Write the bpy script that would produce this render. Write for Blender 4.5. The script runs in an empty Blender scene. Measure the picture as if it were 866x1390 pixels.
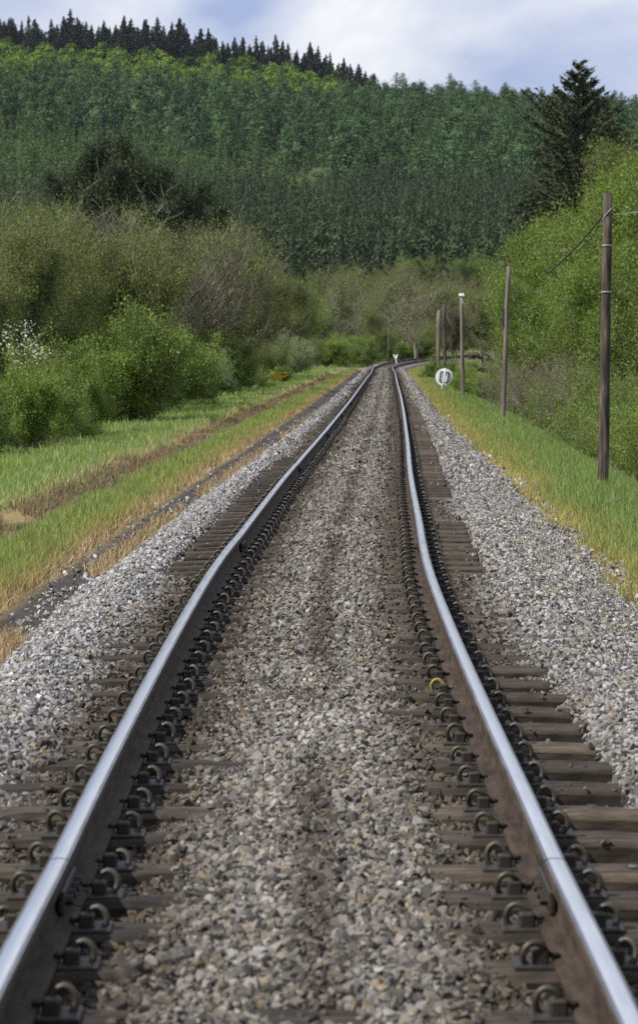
import bpy, math, random
import numpy as np
from mathutils import Vector, Euler
R = math.radians
scn = bpy.context.scene
COL = scn.collection

# ------------------------------------------------------------------ camera
F_PX, PX_W, PX_H, Y_HOR, CAM_H = 4700.0, 866.0, 1390.0, 472.0, 1.54
cam_d = bpy.data.cameras.new('camera')
cam = bpy.data.objects.new('camera', cam_d)
COL.objects.link(cam)
cam.location = (0, 0, CAM_H)
cam.rotation_euler = (R(90) - math.atan((PX_H / 2 - Y_HOR) / F_PX), 0, 0)
cam_d.sensor_fit = 'VERTICAL'
cam_d.sensor_height = 36
cam_d.sensor_width = 36
cam_d.lens = 36 * F_PX / PX_H
cam_d.clip_start = 0.1
cam_d.clip_end = 9000
cam_d.dof.use_dof = True
cam_d.dof.focus_distance = 27
cam_d.dof.aperture_fstop = 8
scn.camera = cam

# ------------------------------------------------------------------ light
SUN_DIR = Vector((-0.66, -0.27, 0.72)).normalized()          # towards the sun
world = bpy.data.worlds.new('World')
scn.world = world
world.use_nodes = True
nt = world.node_tree
bg = nt.nodes['Background']
sky = nt.nodes.new('ShaderNodeTexSky')
sky.sky_type = 'NISHITA'
sky.sun_disc = False
sky.sun_elevation = math.asin(SUN_DIR.z)
sky.sun_rotation = math.atan2(SUN_DIR.x, SUN_DIR.y) % (2 * math.pi)
sky.air_density = 1.0
sky.dust_density = 0.6
sky.ozone_density = 2.0
SKY_STRENGTH = 0.05
# clouds: noise on the view direction, the same all round
tc = nt.nodes.new('ShaderNodeTexCoord')
mp = nt.nodes.new('ShaderNodeMapping')
mp.inputs['Scale'].default_value = (1, 1, 1.7)
mp.inputs['Location'].default_value = (-1.5435601587, 1.7844254853, -0.5141160042)
nt.links.new(tc.outputs['Generated'], mp.inputs['Vector'])
nz = nt.nodes.new('ShaderNodeTexNoise')
nz.inputs['Scale'].default_value = 9.0
nz.inputs['Detail'].default_value = 7
nz.inputs['Roughness'].default_value = 0.5
nz.inputs['Distortion'].default_value = 0.3
nt.links.new(mp.outputs[0], nz.inputs['Vector'])
rp = nt.nodes.new('ShaderNodeValToRGB')
rp.color_ramp.elements[0].position = 0.38
rp.color_ramp.elements[0].color = (0, 0, 0, 1)
rp.color_ramp.elements[1].position = 0.62
rp.color_ramp.elements[1].color = (1, 1, 1, 1)
nt.links.new(nz.outputs['Fac'], rp.inputs[0])
cl = nt.nodes.new('ShaderNodeMixRGB')                        # thin grey-blue veil to bright cloud
cl.inputs[1].default_value = (6.2, 7.6, 11.8, 1)
cl.inputs[2].default_value = (15.6, 15.7, 16.1, 1)
nt.links.new(rp.outputs[0], cl.inputs[0])
mx = nt.nodes.new('ShaderNodeMixRGB')
mx.inputs[0].default_value = 0.88
nt.links.new(sky.outputs[0], mx.inputs[1])
nt.links.new(cl.outputs[0], mx.inputs[2])
nt.links.new(mx.outputs[0], bg.inputs['Color'])
bg.inputs['Strength'].default_value = SKY_STRENGTH
sun_d = bpy.data.lights.new('sun', 'SUN')
sun_d.energy = 5.0
sun_d.angle = R(0.55)
sun_d.color = (1.0, 0.955, 0.88)
sun = bpy.data.objects.new('sun', sun_d)
COL.objects.link(sun)
sun.rotation_euler = SUN_DIR.to_track_quat('Z', 'Y').to_euler()
scn.view_settings.view_transform = 'Standard'
scn.view_settings.look = 'None'
scn.view_settings.gamma = 1
scn.view_settings.use_curve_mapping = False
scn.view_settings.exposure = 0.42
scn.render.engine = 'CYCLES'
scn.cycles.use_denoising = False            # keep the fine grain of leaves and stones
scn.cycles.max_bounces = 6
scn.cycles.transmission_bounces = 4
scn.cycles.transparent_max_bounces = 4
scn.cycles.volume_bounces = 0

# ------------------------------------------------------------------ helpers
RNG = np.random.default_rng(11)
random.seed(4)


def tag(o, label=None, cat=None, group=None, kind=None):
    if label: o['label'] = label
    if cat: o['category'] = cat
    if group: o['group'] = group
    if kind: o['kind'] = kind
    return o


def empty(name, loc=(0, 0, 0), rz=0.0, sc=1.0):
    o = bpy.data.objects.new(name, None)
    o.empty_display_size = 0.3
    COL.objects.link(o)
    o.location = loc
    o.rotation_euler = (0, 0, rz)
    o.scale = (sc, sc, sc) if not hasattr(sc, '__len__') else sc
    return o


def mesh_np(name, verts, faces, mats=(), mat_idx=None, cols=None, smooth=False):
    """faces: list of index arrays, each (n,k)"""
    me = bpy.data.meshes.new(name)
    verts = np.asarray(verts, np.float32)
    if isinstance(faces, np.ndarray): faces = [faces]
    faces = [np.asarray(f, np.int32) for f in faces if len(f)]
    nl = sum(f.size for f in faces)
    npoly = sum(len(f) for f in faces)
    me.vertices.add(len(verts))
    me.vertices.foreach_set('co', verts.ravel())
    if npoly:
        me.loops.add(nl)
        me.polygons.add(npoly)
        me.loops.foreach_set('vertex_index', np.concatenate([f.ravel() for f in faces]))
        tot = np.concatenate([np.full(len(f), f.shape[1], np.int32) for f in faces])
        st = np.concatenate([[0], np.cumsum(tot)[:-1]]).astype(np.int32)
        me.polygons.foreach_set('loop_start', st)
        me.polygons.foreach_set('loop_total', tot)
        if mat_idx is not None:
            me.polygons.foreach_set('material_index', np.asarray(mat_idx, np.int32))
        me.polygons.foreach_set('use_smooth', np.full(npoly, bool(smooth)))
    for m in mats: me.materials.append(m)
    if cols is not None:
        a = me.attributes.new('tone', 'FLOAT_COLOR', 'POINT')
        c = np.ones((len(verts), 4), np.float32)
        c[:, :3] = cols
        a.data.foreach_set('color', c.ravel())
    me.update(calc_edges=True)
    return me


def obj(name, me, parent=None, loc=None):
    o = bpy.data.objects.new(name, me)
    COL.objects.link(o)
    if parent: o.parent = parent
    if loc is not None: o.location = loc
    return o


class MB:
    """collects simple solids into one mesh"""
    def __init__(s):
        s.v, s.f, s.m = [], [], []

    def add(s, vs, fs, m=0):
        b = len(s.v)
        s.v += [tuple(v) for v in vs]
        s.f += [tuple(b + i for i in f) for f in fs]
        s.m += [m] * len(fs)

    def box(s, c, d, m=0, bev=0.0, rot=None):
        x, y, z = (k / 2 for k in d)
        c = Vector(c)
        if bev <= 0:
            vs = [(-x, -y, -z), (x, -y, -z), (x, y, -z), (-x, y, -z), (-x, -y, z), (x, -y, z), (x, y, z), (-x, y, z)]
            fs = [(0, 3, 2, 1), (4, 5, 6, 7), (0, 1, 5, 4), (1, 2, 6, 5), (2, 3, 7, 6), (3, 0, 4, 7)]
        else:
            b = min(bev, x * .9, y * .9, z * .9)
            vs, fs = [], []
            rings = [(-z, b), (-z + b, 0), (z - b, 0), (z, b)]
            for zz, ins in rings:
                X, Y = x - ins, y - ins
                vs += [(-X + b, -Y, zz), (X - b, -Y, zz), (X, -Y + b, zz), (X, Y - b, zz),
                       (X - b, Y, zz), (-X + b, Y, zz), (-X, Y - b, zz), (-X, -Y + b, zz)]
            fs.append(tuple(range(7, -1, -1)))
            for k in range(3):
                for i in range(8):
                    j = (i + 1) % 8
                    fs.append((k * 8 + i, k * 8 + j, k * 8 + 8 + j, k * 8 + 8 + i))
            fs.append(tuple(range(24, 32)))
        if rot is not None: vs = [rot @ Vector(v) for v in vs]
        s.add([Vector(v) + c for v in vs], fs, m)

    def tube(s, pts, rad, n=6, m=0, cap=True):
        pts = [Vector(p) for p in pts]
        if not hasattr(rad, '__len__'): rad = [rad] * len(pts)
        t = (pts[1] - pts[0]).normalized()
        ref = Vector((0, 0, 1)) if abs(t.z) < .9 else Vector((1, 0, 0))
        nrm = t.cross(ref).normalized()
        vs = []
        for i, p in enumerate(pts):
            a = pts[max(i - 1, 0)]
            b = pts[min(i + 1, len(pts) - 1)]
            t = (b - a).normalized()
            nrm = (nrm - t * nrm.dot(t)).normalized()
            bn = t.cross(nrm)
            for k in range(n):
                an = 2 * math.pi * k / n
                vs.append(p + (nrm * math.cos(an) + bn * math.sin(an)) * rad[i])
        fs = []
        for i in range(len(pts) - 1):
            for k in range(n):
                j = (k + 1) % n
                fs.append((i * n + k, i * n + j, i * n + n + j, i * n + n + k))
        if cap:
            fs.append(tuple(range(n - 1, -1, -1)))
            fs.append(tuple(len(pts) * n - n + k for k in range(n)))
        s.add(vs, fs, m)

    def mesh(s, name, mats, smooth=False):
        me = bpy.data.meshes.new(name)
        me.from_pydata([tuple(v) for v in s.v], [], s.f)
        for m in mats: me.materials.append(m)
        me.polygons.foreach_set('material_index', s.m)
        me.polygons.foreach_set('use_smooth', [bool(smooth)] * len(s.f))
        me.update()
        return me

    def build(s, name, mats, parent=None, smooth=False):
        return obj(name, s.mesh(name, mats, smooth), parent)


def fbm(x, y, seed, octaves=4):
    """smooth value noise about 0..1 on arrays"""
    x = np.asarray(x, float)
    y = np.asarray(y, float)
    out = np.zeros(np.broadcast(x, y).shape)
    amp, tot = 1.0, 0.0
    for o in range(octaves):
        g = np.random.default_rng(seed * 31 + o).random((64, 64))
        X, Y = x * 2 ** o + 17.3 * o, y * 2 ** o + 5.1 * o
        i, j = np.floor(X).astype(int), np.floor(Y).astype(int)
        a, b = X - i, Y - j
        a, b = a * a * (3 - 2 * a), b * b * (3 - 2 * b)
        i0, i1, j0, j1 = i % 64, (i + 1) % 64, j % 64, (j + 1) % 64
        out += amp * (g[i0, j0] * (1 - a) * (1 - b) + g[i1, j0] * a * (1 - b) + g[i0, j1] * (1 - a) * b + g[i1, j1] * a * b)
        tot += amp
        amp *= .5
    return out / tot


def sstep(a, b, x):
    t = np.clip((np.asarray(x, float) - a) / (b - a), 0, 1)
    return t * t * (3 - 2 * t)


def mix3(a, b, t):
    t = np.asarray(t)[..., None]
    return np.asarray(a) * (1 - t) + np.asarray(b) * t


# ------------------------------------------------------------------ materials
def material(name, rough=0.8, spec=0.3):
    m = bpy.data.materials.new(name)
    m.use_nodes = True
    n = m.node_tree
    b = n.nodes['Principled BSDF']
    b.inputs['Roughness'].default_value = rough
    b.inputs['Specular IOR Level'].default_value = spec
    return m, n, b


def node(n, t, **kw):
    x = n.nodes.new(t)
    for k, v in kw.items(): setattr(x, k, v)
    return x


def noise(n, scale, detail=4, coord='Object', stretch=None, rough=.6):
    tcn = node(n, 'ShaderNodeTexCoord')
    t = node(n, 'ShaderNodeTexNoise')
    t.inputs['Scale'].default_value = scale
    t.inputs['Detail'].default_value = detail
    t.inputs['Roughness'].default_value = rough
    src = tcn.outputs[coord]
    if stretch:
        mpn = node(n, 'ShaderNodeMapping')
        mpn.inputs['Scale'].default_value = stretch
        n.links.new(src, mpn.inputs[0])
        src = mpn.outputs[0]
    n.links.new(src, t.inputs['Vector'])
    return t.outputs['Fac']


def ramp(n, fac, stops):
    r = node(n, 'ShaderNodeValToRGB')
    e = r.color_ramp.elements
    while len(e) < len(stops): e.new(.5)
    for k, (p, c) in enumerate(stops):
        e[k].position = p
        e[k].color = (*c, 1) if len(c) == 3 else c
    n.links.new(fac, r.inputs[0])
    return r.outputs[0]


def bump(n, b, fac, strength=.5, dist=.01):
    bp = node(n, 'ShaderNodeBump')
    bp.inputs['Strength'].default_value = strength
    bp.inputs['Distance'].default_value = dist
    n.links.new(fac, bp.inputs['Height'])
    n.links.new(bp.outputs[0], b.inputs['Normal'])


def noisy(name, stops, scale=8, rough=.8, spec=.3, stretch=None, bmp=.4, dist=.01, metal=0.0, detail=5):
    m, n, b = material(name, rough, spec)
    f = noise(n, scale, detail, 'Object', stretch)
    n.links.new(ramp(n, f, stops), b.inputs['Base Color'])
    if bmp: bump(n, b, f, bmp, dist)
    b.inputs['Metallic'].default_value = metal
    return m


def toned(name, rough=.85, spec=.2, inst=False, transl=0.0, tint=(1, 1, 1), nscale=0, nvar=.25, bmp=0):
    """base colour from the 'tone' attribute (natural colour of each piece)"""
    m, n, b = material(name, rough, spec)
    a = node(n, 'ShaderNodeAttribute', attribute_type='INSTANCER' if inst else 'GEOMETRY', attribute_name='tone')
    c = a.outputs['Color']
    if tint != (1, 1, 1):
        mm = node(n, 'ShaderNodeMixRGB', blend_type='MULTIPLY')
        mm.inputs[0].default_value = 1
        mm.inputs[2].default_value = (*tint, 1)
        n.links.new(c, mm.inputs[1])
        c = mm.outputs[0]
    if nscale:
        f = noise(n, nscale, 4)
        v = ramp(n, f, [(.25, (1 - nvar,) * 3), (.75, (1 + nvar,) * 3)])
        mm = node(n, 'ShaderNodeMixRGB', blend_type='MULTIPLY')
        mm.inputs[0].default_value = 1
        n.links.new(c, mm.inputs[1])
        n.links.new(v, mm.inputs[2])
        c = mm.outputs[0]
        if bmp: bump(n, b, f, bmp, .02)
    n.links.new(c, b.inputs['Base Color'])
    if transl > 0:
        tr = node(n, 'ShaderNodeBsdfTranslucent')
        n.links.new(c, tr.inputs['Color'])
        ms = node(n, 'ShaderNodeMixShader')
        ms.inputs[0].default_value = transl
        n.links.new(b.outputs[0], ms.inputs[1])
        n.links.new(tr.outputs[0], ms.inputs[2])
        n.links.new(ms.outputs[0], n.nodes['Material Output'].inputs['Surface'])
    return m


M = {}
M['ground'] = toned('soil_and_grass', .95, .1, nscale=6, nvar=.3, bmp=.6)
M['bed'] = toned('ballast_fines', .95, .1, nscale=28, nvar=.45, bmp=.8)
M['stone'] = toned('ballast_stone', .85, .25, inst=True, nscale=1.5, nvar=.2)
M['grass'] = toned('grass_blade', .6, .25, transl=.3)
M['leaf'] = toned('leaf', .55, .3, transl=.35)
M['needle'] = toned('needle', .7, .2, transl=.12)
M['leaf_i'] = M['leaf']
M['bark'] = noisy('bark', [(.3, (.05, .042, .034)), (.7, (.16, .14, .115))], 9, .9, .15, (1, 1, .25), .6, .02)
M['twig'] = noisy('twig_bark', [(.3, (.11, .10, .075)), (.7, (.26, .24, .18))], 3, .9, .15, None, 0)
M['dark_bark'] = noisy('conifer_bark', [(.3, (.03, .024, .02)), (.7, (.08, .065, .05))], 6, .9, .15, None, 0)
M['pole'] = noisy('creosoted_pole', [(.34, (.012, .009, .008)), (.48, (.042, .032, .026)), (.6, (.092, .070, .054)), (.74, (.26, .2, .16))], 16, .75, .3, (1, 1, .09), 1.0, .02)
M['pole_grey'] = noisy('weathered_pole', [(.3, (.05, .04, .035)), (.55, (.15, .125, .105)), (.8, (.27, .245, .215))], 9, .8, .25, (1, 1, .10), .7, .01)
M['sleeper'] = noisy('sleeper_timber', [(.28, (.012, .009, .007)), (.5, (.043, .035, .027)), (.75, (.098, .080, .060))], 14, .85, .2, (.25, 1.2, 1.2), .9, .015)
_m = M['sleeper']
_n = _m.node_tree
_b = _n.nodes['Principled BSDF']
_src = _b.inputs['Base Color'].links[0].from_socket
_oi = node(_n, 'ShaderNodeObjectInfo')
_v = ramp(_n, _oi.outputs['Random'], [(0, (.6, .61, .62)), (.6, (1.0, 1.0, 1.0)), (1, (1.4, 1.40, 1.38))])
_g = ramp(_n, noise(_n, 3.0, 4), [(.35, (.55, .55, .55)), (.7, (1.35, 1.3, 1.25))])
for _k in (_v, _g):
    _mm = node(_n, 'ShaderNodeMixRGB', blend_type='MULTIPLY')
    _mm.inputs[0].default_value = 1
    _n.links.new(_src, _mm.inputs[1])
    _n.links.new(_k, _mm.inputs[2])
    _src = _mm.outputs[0]
_n.links.new(_src, _b.inputs['Base Color'])
M['iron'] = noisy('rusty_iron', [(.3, (.008, .006, .005)), (.7, (.03, .022, .016))], 40, .6, .4, None, .3, .003)
M['clip'] = noisy('oiled_spring_steel', [(.3, (.010, .009, .007)), (.7, (.045, .037, .022))], 30, .5, .45, None, .2, .002)
M['yellow'] = noisy('yellow_paint', [(.3, (.06, .05, .02)), (.7, (.26, .21, .05))], 40, .5, .4, None, .2, .002)
M['rail'] = noisy('rail_rust', [(.3, (.016, .011, .008)), (.7, (.060, .043, .030))], 25, .75, .15, (1, .15, 1), .25, .003)
M['galv'] = noisy('galvanised_steel', [(.3, (.32, .33, .35)), (.7, (.5, .51, .53))], 12, .5, .4, None, .1, .002)
M['white'] = noisy('white_paint', [(.25, (.78, .79, .81)), (.7, (.88, .88, .9))], 6, .55, .4, None, .1, .002)
M['black'] = noisy('dark_bracket', [(.3, (.02, .02, .022)), (.7, (.05, .05, .055))], 12, .6, .3, None, 0)
M['wire'] = noisy('grey_wire', [(.3, (.14, .15, .16)), (.7, (.3, .31, .32))], 12, .5, .4, None, 0)
M['cable'] = noisy('black_cable', [(.3, (.02, .02, .02)), (.7, (.04, .04, .04))], 12, .6, .3, None, 0)
# polished running surface of the rail
m, n, b = material('polished_rail_head', .24, .5)
b.inputs['Metallic'].default_value = 1.0
f = noise(n, 30, 5, 'Object', (1, .06, 1))
n.links.new(ramp(n, f, [(.3, (.66, .68, .71)), (.7, (.92, .93, .95))]), b.inputs['Base Color'])
n.links.new(ramp(n, f, [(.3, (.27,) * 3), (.7, (.16,) * 3)]), b.inputs['Roughness'])
M['head'] = m
M['head_edge'] = noisy('worn_rail_edge', [(.3, (.11, .10, .095)), (.7, (.33, .33, .34))], 40, .34, .5, (1, .08, 1), .15, .002, metal=1.0)

# ------------------------------------------------------------------ track geometry
_TY = np.array([-60, 8, 15, 20, 24, 31.7, 40.7, 56.5, 106, 151, 219, 290, 345, 400, 500, 570, 700, 900])
_TX = np.array([.02, -.035, -.037, -.02, .012, .155, .33, .69, 1.76, 2.66, 4.05, 5.5, 7.9, 12.3, 21.9, 31.2, 49.0, 80.0])
_ZY = np.array([-100, 200, 290, 345, 400, 450, 500, 570, 700, 900])
_ZZ = np.array([0, 0, .0, .12, .30, .40, .48, .51, .56, .6])


def _curve(xs, ys):
    d = np.diff(ys) / np.diff(xs)
    mm = np.concatenate([[d[0]], (d[1:] * np.diff(xs)[:-1] + d[:-1] * np.diff(xs)[1:]) / (xs[2:] - xs[:-2]), [d[-1]]])

    def fn(x):
        x = np.asarray(x, float)
        i = np.clip(np.searchsorted(xs, x) - 1, 0, len(xs) - 2)
        h = xs[i + 1] - xs[i]
        t = (x - xs[i]) / h
        t2, t3 = t * t, t * t * t
        r = (2 * t3 - 3 * t2 + 1) * ys[i] + (t3 - 2 * t2 + t) * h * mm[i] + (-2 * t3 + 3 * t2) * ys[i + 1] + (t3 - t2) * h * mm[i + 1]
        lo, hi = x < xs[0], x > xs[-1]
        return np.where(lo, ys[0], np.where(hi, ys[-1] + (x - xs[-1]) * mm[-1], r))
    return fn


cx = _curve(_TY, _TX)
cz = _curve(_ZY, _ZZ)


def heading(y):
    return np.arctan((cx(np.asarray(y) + .5) - cx(np.asarray(y) - .5)))


G2 = 0.7525                                     # half distance between rail head centres
JOINT0, PANEL = 10.45, 18.29
ST = -0.175                                     # sleeper top below rail top

# sleeper stations
sl_y = []
for pnl in range(-1, 34):
    y0 = JOINT0 + pnl * PANEL
    pos = [.30] + [.30 + .62 + (PANEL - 2 * .92) * k / 23 for k in range(24)] + [PANEL - .30]
    sl_y += [y0 + p for p in pos]
sl_y = np.array([y for y in sl_y if 5.0 < y < 600])
sl_y = sl_y + RNG.normal(0, .018, len(sl_y))


def open_left(y):                               # where the sleeper ends stand clear of the ballast
    return sstep(25.8, 26.6, y) * (1 - sstep(50, 56, y)) + .35 * sstep(60, 70, y) * (1 - sstep(100, 115, y))


def open_right(y):
    return np.clip((1 - sstep(15.5, 20.5, y)) + sstep(25.5, 27, y) * (1 - sstep(33, 35, y)) + sstep(38.5, 40, y) * (1 - sstep(70, 73, y)) + .9 * sstep(75, 77, y) * (1 - sstep(95, 105, y)), 0, 1)


def edge_r(y):
    return 2.35 - .55 * sstep(28, 110, y)


def edge_l(y):
    return 2.02 - .45 * sstep(25, 150, y)


def bed_z(u, y):
    """ballast surface relative to rail top"""
    u = np.asarray(u, float)
    y = np.asarray(y, float)
    au = np.abs(u)
    z = -.192 + .018 * np.exp(-(u / .3) ** 2)
    z = z - .034 * np.exp(-((au - G2) / .22) ** 2)
    z = z - .004 * sstep(.38, .5, au) * (1 - sstep(.92, 1.0, au))
    z = z - .006 * (u < 0) * sstep(.92, 1.0, au) * (1 - sstep(1.2, 1.35, au)) * (1 - sstep(22, 26, y))
    outer = sstep(.92, 1.0, au) * (1 - sstep(1.18, 1.3, au))
    op = np.where(u > 0, open_right(y), open_left(y))
    z = z - outer * (op * .085 - (1 - op) * .004)
    el = np.where(u > 0, edge_r(y), edge_l(y))
    z = z + .02 * np.exp(-((au - 1.42) / .15) ** 2)
    z = z - .27 * np.clip((au - 1.5) / (el - 1.5), 0, 1.6)
    z = z + .03 * (fbm(u * 1.6 + 40, y * 1.1, 3, 3) - .5) + .012 * (fbm(u * 5 + 9, y * 5, 8, 2) - .5)
    return z


def corridor_z(u, y):
    """ground relative to rail top beside the line"""
    u = np.asarray(u, float)
    xs = [-400, -120, -60, -30, -14, -9, -6.6, -5, -4.2, -3.75, -3.4, -3.15, -2.35, -2.1, -1.7, 1.9, 2.35, 3.0, 3.9, 5.2, 7, 9.5, 20, 60, 120, 400]
    zs = [26, 13, 5, 1.8, .1, -.45, -.52, -.46, -.42, -.45, -.50, -.42, -.42, -.47, -.46, -.5, -.48, -.46, -.60, -1.1, -1.9, -2.6, -2.8, -1, 6, 30]
    z = np.interp(u, xs, zs)
    near = 1 - sstep(25, 60, np.abs(u))
    return z + (fbm(u * .35, y * .14, 21, 3) - .5) * .35 * sstep(1.5, 6, np.abs(u)) * near


def hill_z(x, y):
    x = np.asarray(x, float)
    y = np.asarray(y, float)
    rid = np.interp(x, [-900, -300, -126, -60, -11, 35, 80, 143, 400, 900], [150, 140, 131, 126, 118.5, 103, 97, 92, 80, 70])
    a = np.interp(y, [520, 600, 700, 850, 1000, 1060], [0, 4, 14, 26, 38.5, 44])
    t = np.clip((y - 1060) / 490, 0, 1)
    b = 44 + (rid - 44) * (t * 1.12 - .12 * t * t)
    b = b - 6.5 * sstep(1180, 1420, y) * (1 - sstep(1500, 1536, y)) * (1 - sstep(20, 55, x))
    z = np.where(y < 1060, a, b)
    back = np.clip((y - 1560) / 2500, 0, 1)
    z = z * (1 - .5 * back)
    return z + (fbm(x / 90., y / 90., 5, 3) - .5) * 8 * sstep(600, 800, y)


def ground_z(x, y):
    x = np.asarray(x, float)
    y = np.asarray(y, float)
    u = x - cx(np.minimum(y, 700))
    zc = corridor_z(u, y) + cz(np.minimum(y, 700))
    k = sstep(560, 720, y)
    return zc * (1 - k) + (hill_z(x, y) + .4) * k + np.where(k < 1, (1 - k) * hill_z(x, y) * .6, 0)


def strip_grid(us, ys, zfun, name, mat, colfun):
    U, Y = np.meshgrid(us, ys)
    X = U + cx(np.minimum(Y, 700))
    Z = zfun(U, X, Y)
    v = np.stack([X, Y, Z], -1).reshape(-1, 3)
    nu, ny = len(us), len(ys)
    i = np.arange(ny - 1)[:, None] * nu + np.arange(nu - 1)[None]
    f = np.stack([i, i + 1, i + 1 + nu, i + nu], -1).reshape(-1, 4)
    c = colfun(U, Y, X).reshape(-1, 3)
    me = mesh_np(name, v, f, [mat], cols=c, smooth=True)
    return obj(name, me)


def ground_col(u, y, x):
    n1 = fbm(u * 1.3, y * .5, 41, 4)
    n2 = fbm(u * 4, y * 1.5, 42, 3)
    soil = mix3((.035, .031, .028), (.085, .077, .069), n2)
    green = mix3((.075, .11, .025), (.12, .16, .035), n1)
    straw = mix3((.22, .16, .075), (.30, .24, .12), n2)
    c = np.broadcast_to(green, u.shape + (3,)).copy()
    far = np.abs(u) > 9
    c[far] = mix3((.03, .045, .014), (.05, .065, .02), n1)[far]
    # left: dark cess, straw fringe, second path with debris
    e = -2.05
    m_ = (1 - sstep(.18, .3, np.abs(u + 2.2 + .06 * (n1 - .5))))
    c = mix3(c, soil * .8, m_ * (u < 0))
    m_ = (u > -2.8) & (u < -2.35)
    c[m_] = mix3(c, straw, .75 * np.ones_like(u))[m_]
    m_ = (1 - sstep(.1, .26, np.abs(u + 3.45)))
    c = mix3(c, soil * .8, m_)
    m_ = (1 - sstep(.25, .4, np.abs(u + 3.85))) * (n1 > .42)
    c = mix3(c, straw * .75, m_)
    # right fringe, stony and yellow
    m_ = (1 - sstep(.25, .8, np.abs(u - 2.3)))
    c = mix3(c, straw * .8, m_ * .8)
    m_ = np.abs(u) < 2.0
    c[m_] = soil[m_]
    return c


us = np.concatenate([[-3500, -2000, -1000, -600, -400, -280, -220, -180, -150, -120, -100, -80, -65, -50, -40, -30, -24, -19, -15, -12, -10, -8.5],
                     np.arange(-7.5, 7.6, .18), [8.5, 10, 12, 15, 19, 24, 30, 40, 50, 65, 80, 100, 120, 150, 180, 220, 280, 400, 600, 1000, 2000, 3500]])
ys = np.concatenate([[-60, -30, -12, 0], np.arange(5, 70, .45), np.arange(70, 160, 1.0), np.arange(160, 320, 2.5), np.arange(320, 700, 8),
                     np.arange(700, 1620, 20), [1680, 1800, 2000, 2400, 3000, 4000, 6000]])


def _gz(U, X, Y):
    z = ground_z(X, Y)
    return np.where((np.abs(U) < 1.85) & (Y < 620), z - .12, z)


g = strip_grid(us, ys, _gz, 'ground', M['ground'], ground_col)
tag(g, 'grassy ground of the railway cutting rising to the wooded hill', 'ground', kind='structure')


def bed_col(u, y, x):
    n1 = fbm(u * 3, y * 1.2, 51, 4)
    c = mix3((.14, .13, .12), (.26, .25, .24), n1)
    st = np.exp(-((np.abs(u) - G2) / .24) ** 2)
    c = mix3(c, (.05, .04, .032), np.clip(st * 1.0, 0, .9))
    return c


bu = np.arange(-2.4, 2.56, .08)
by = np.concatenate([np.arange(-20, 5, 2), np.arange(5, 60, .2), np.arange(60, 150, .5), np.arange(150, 330, 1.5), np.arange(330, 660, 5)])


def _bz(U, X, Y):
    z = bed_z(U, Y) + cz(Y) - .02 - U * .075 * sstep(265, 345, Y)
    el = np.where(U > 0, edge_r(Y), edge_l(Y))
    return z - .4 * np.clip(np.abs(U) - el, 0, 1)


tag(strip_grid(bu, by, _bz, 'ballast_bed', M['bed'], bed_col), 'grey stone ballast bed lying under the railway track', 'ballast bed', kind='structure')


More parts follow.
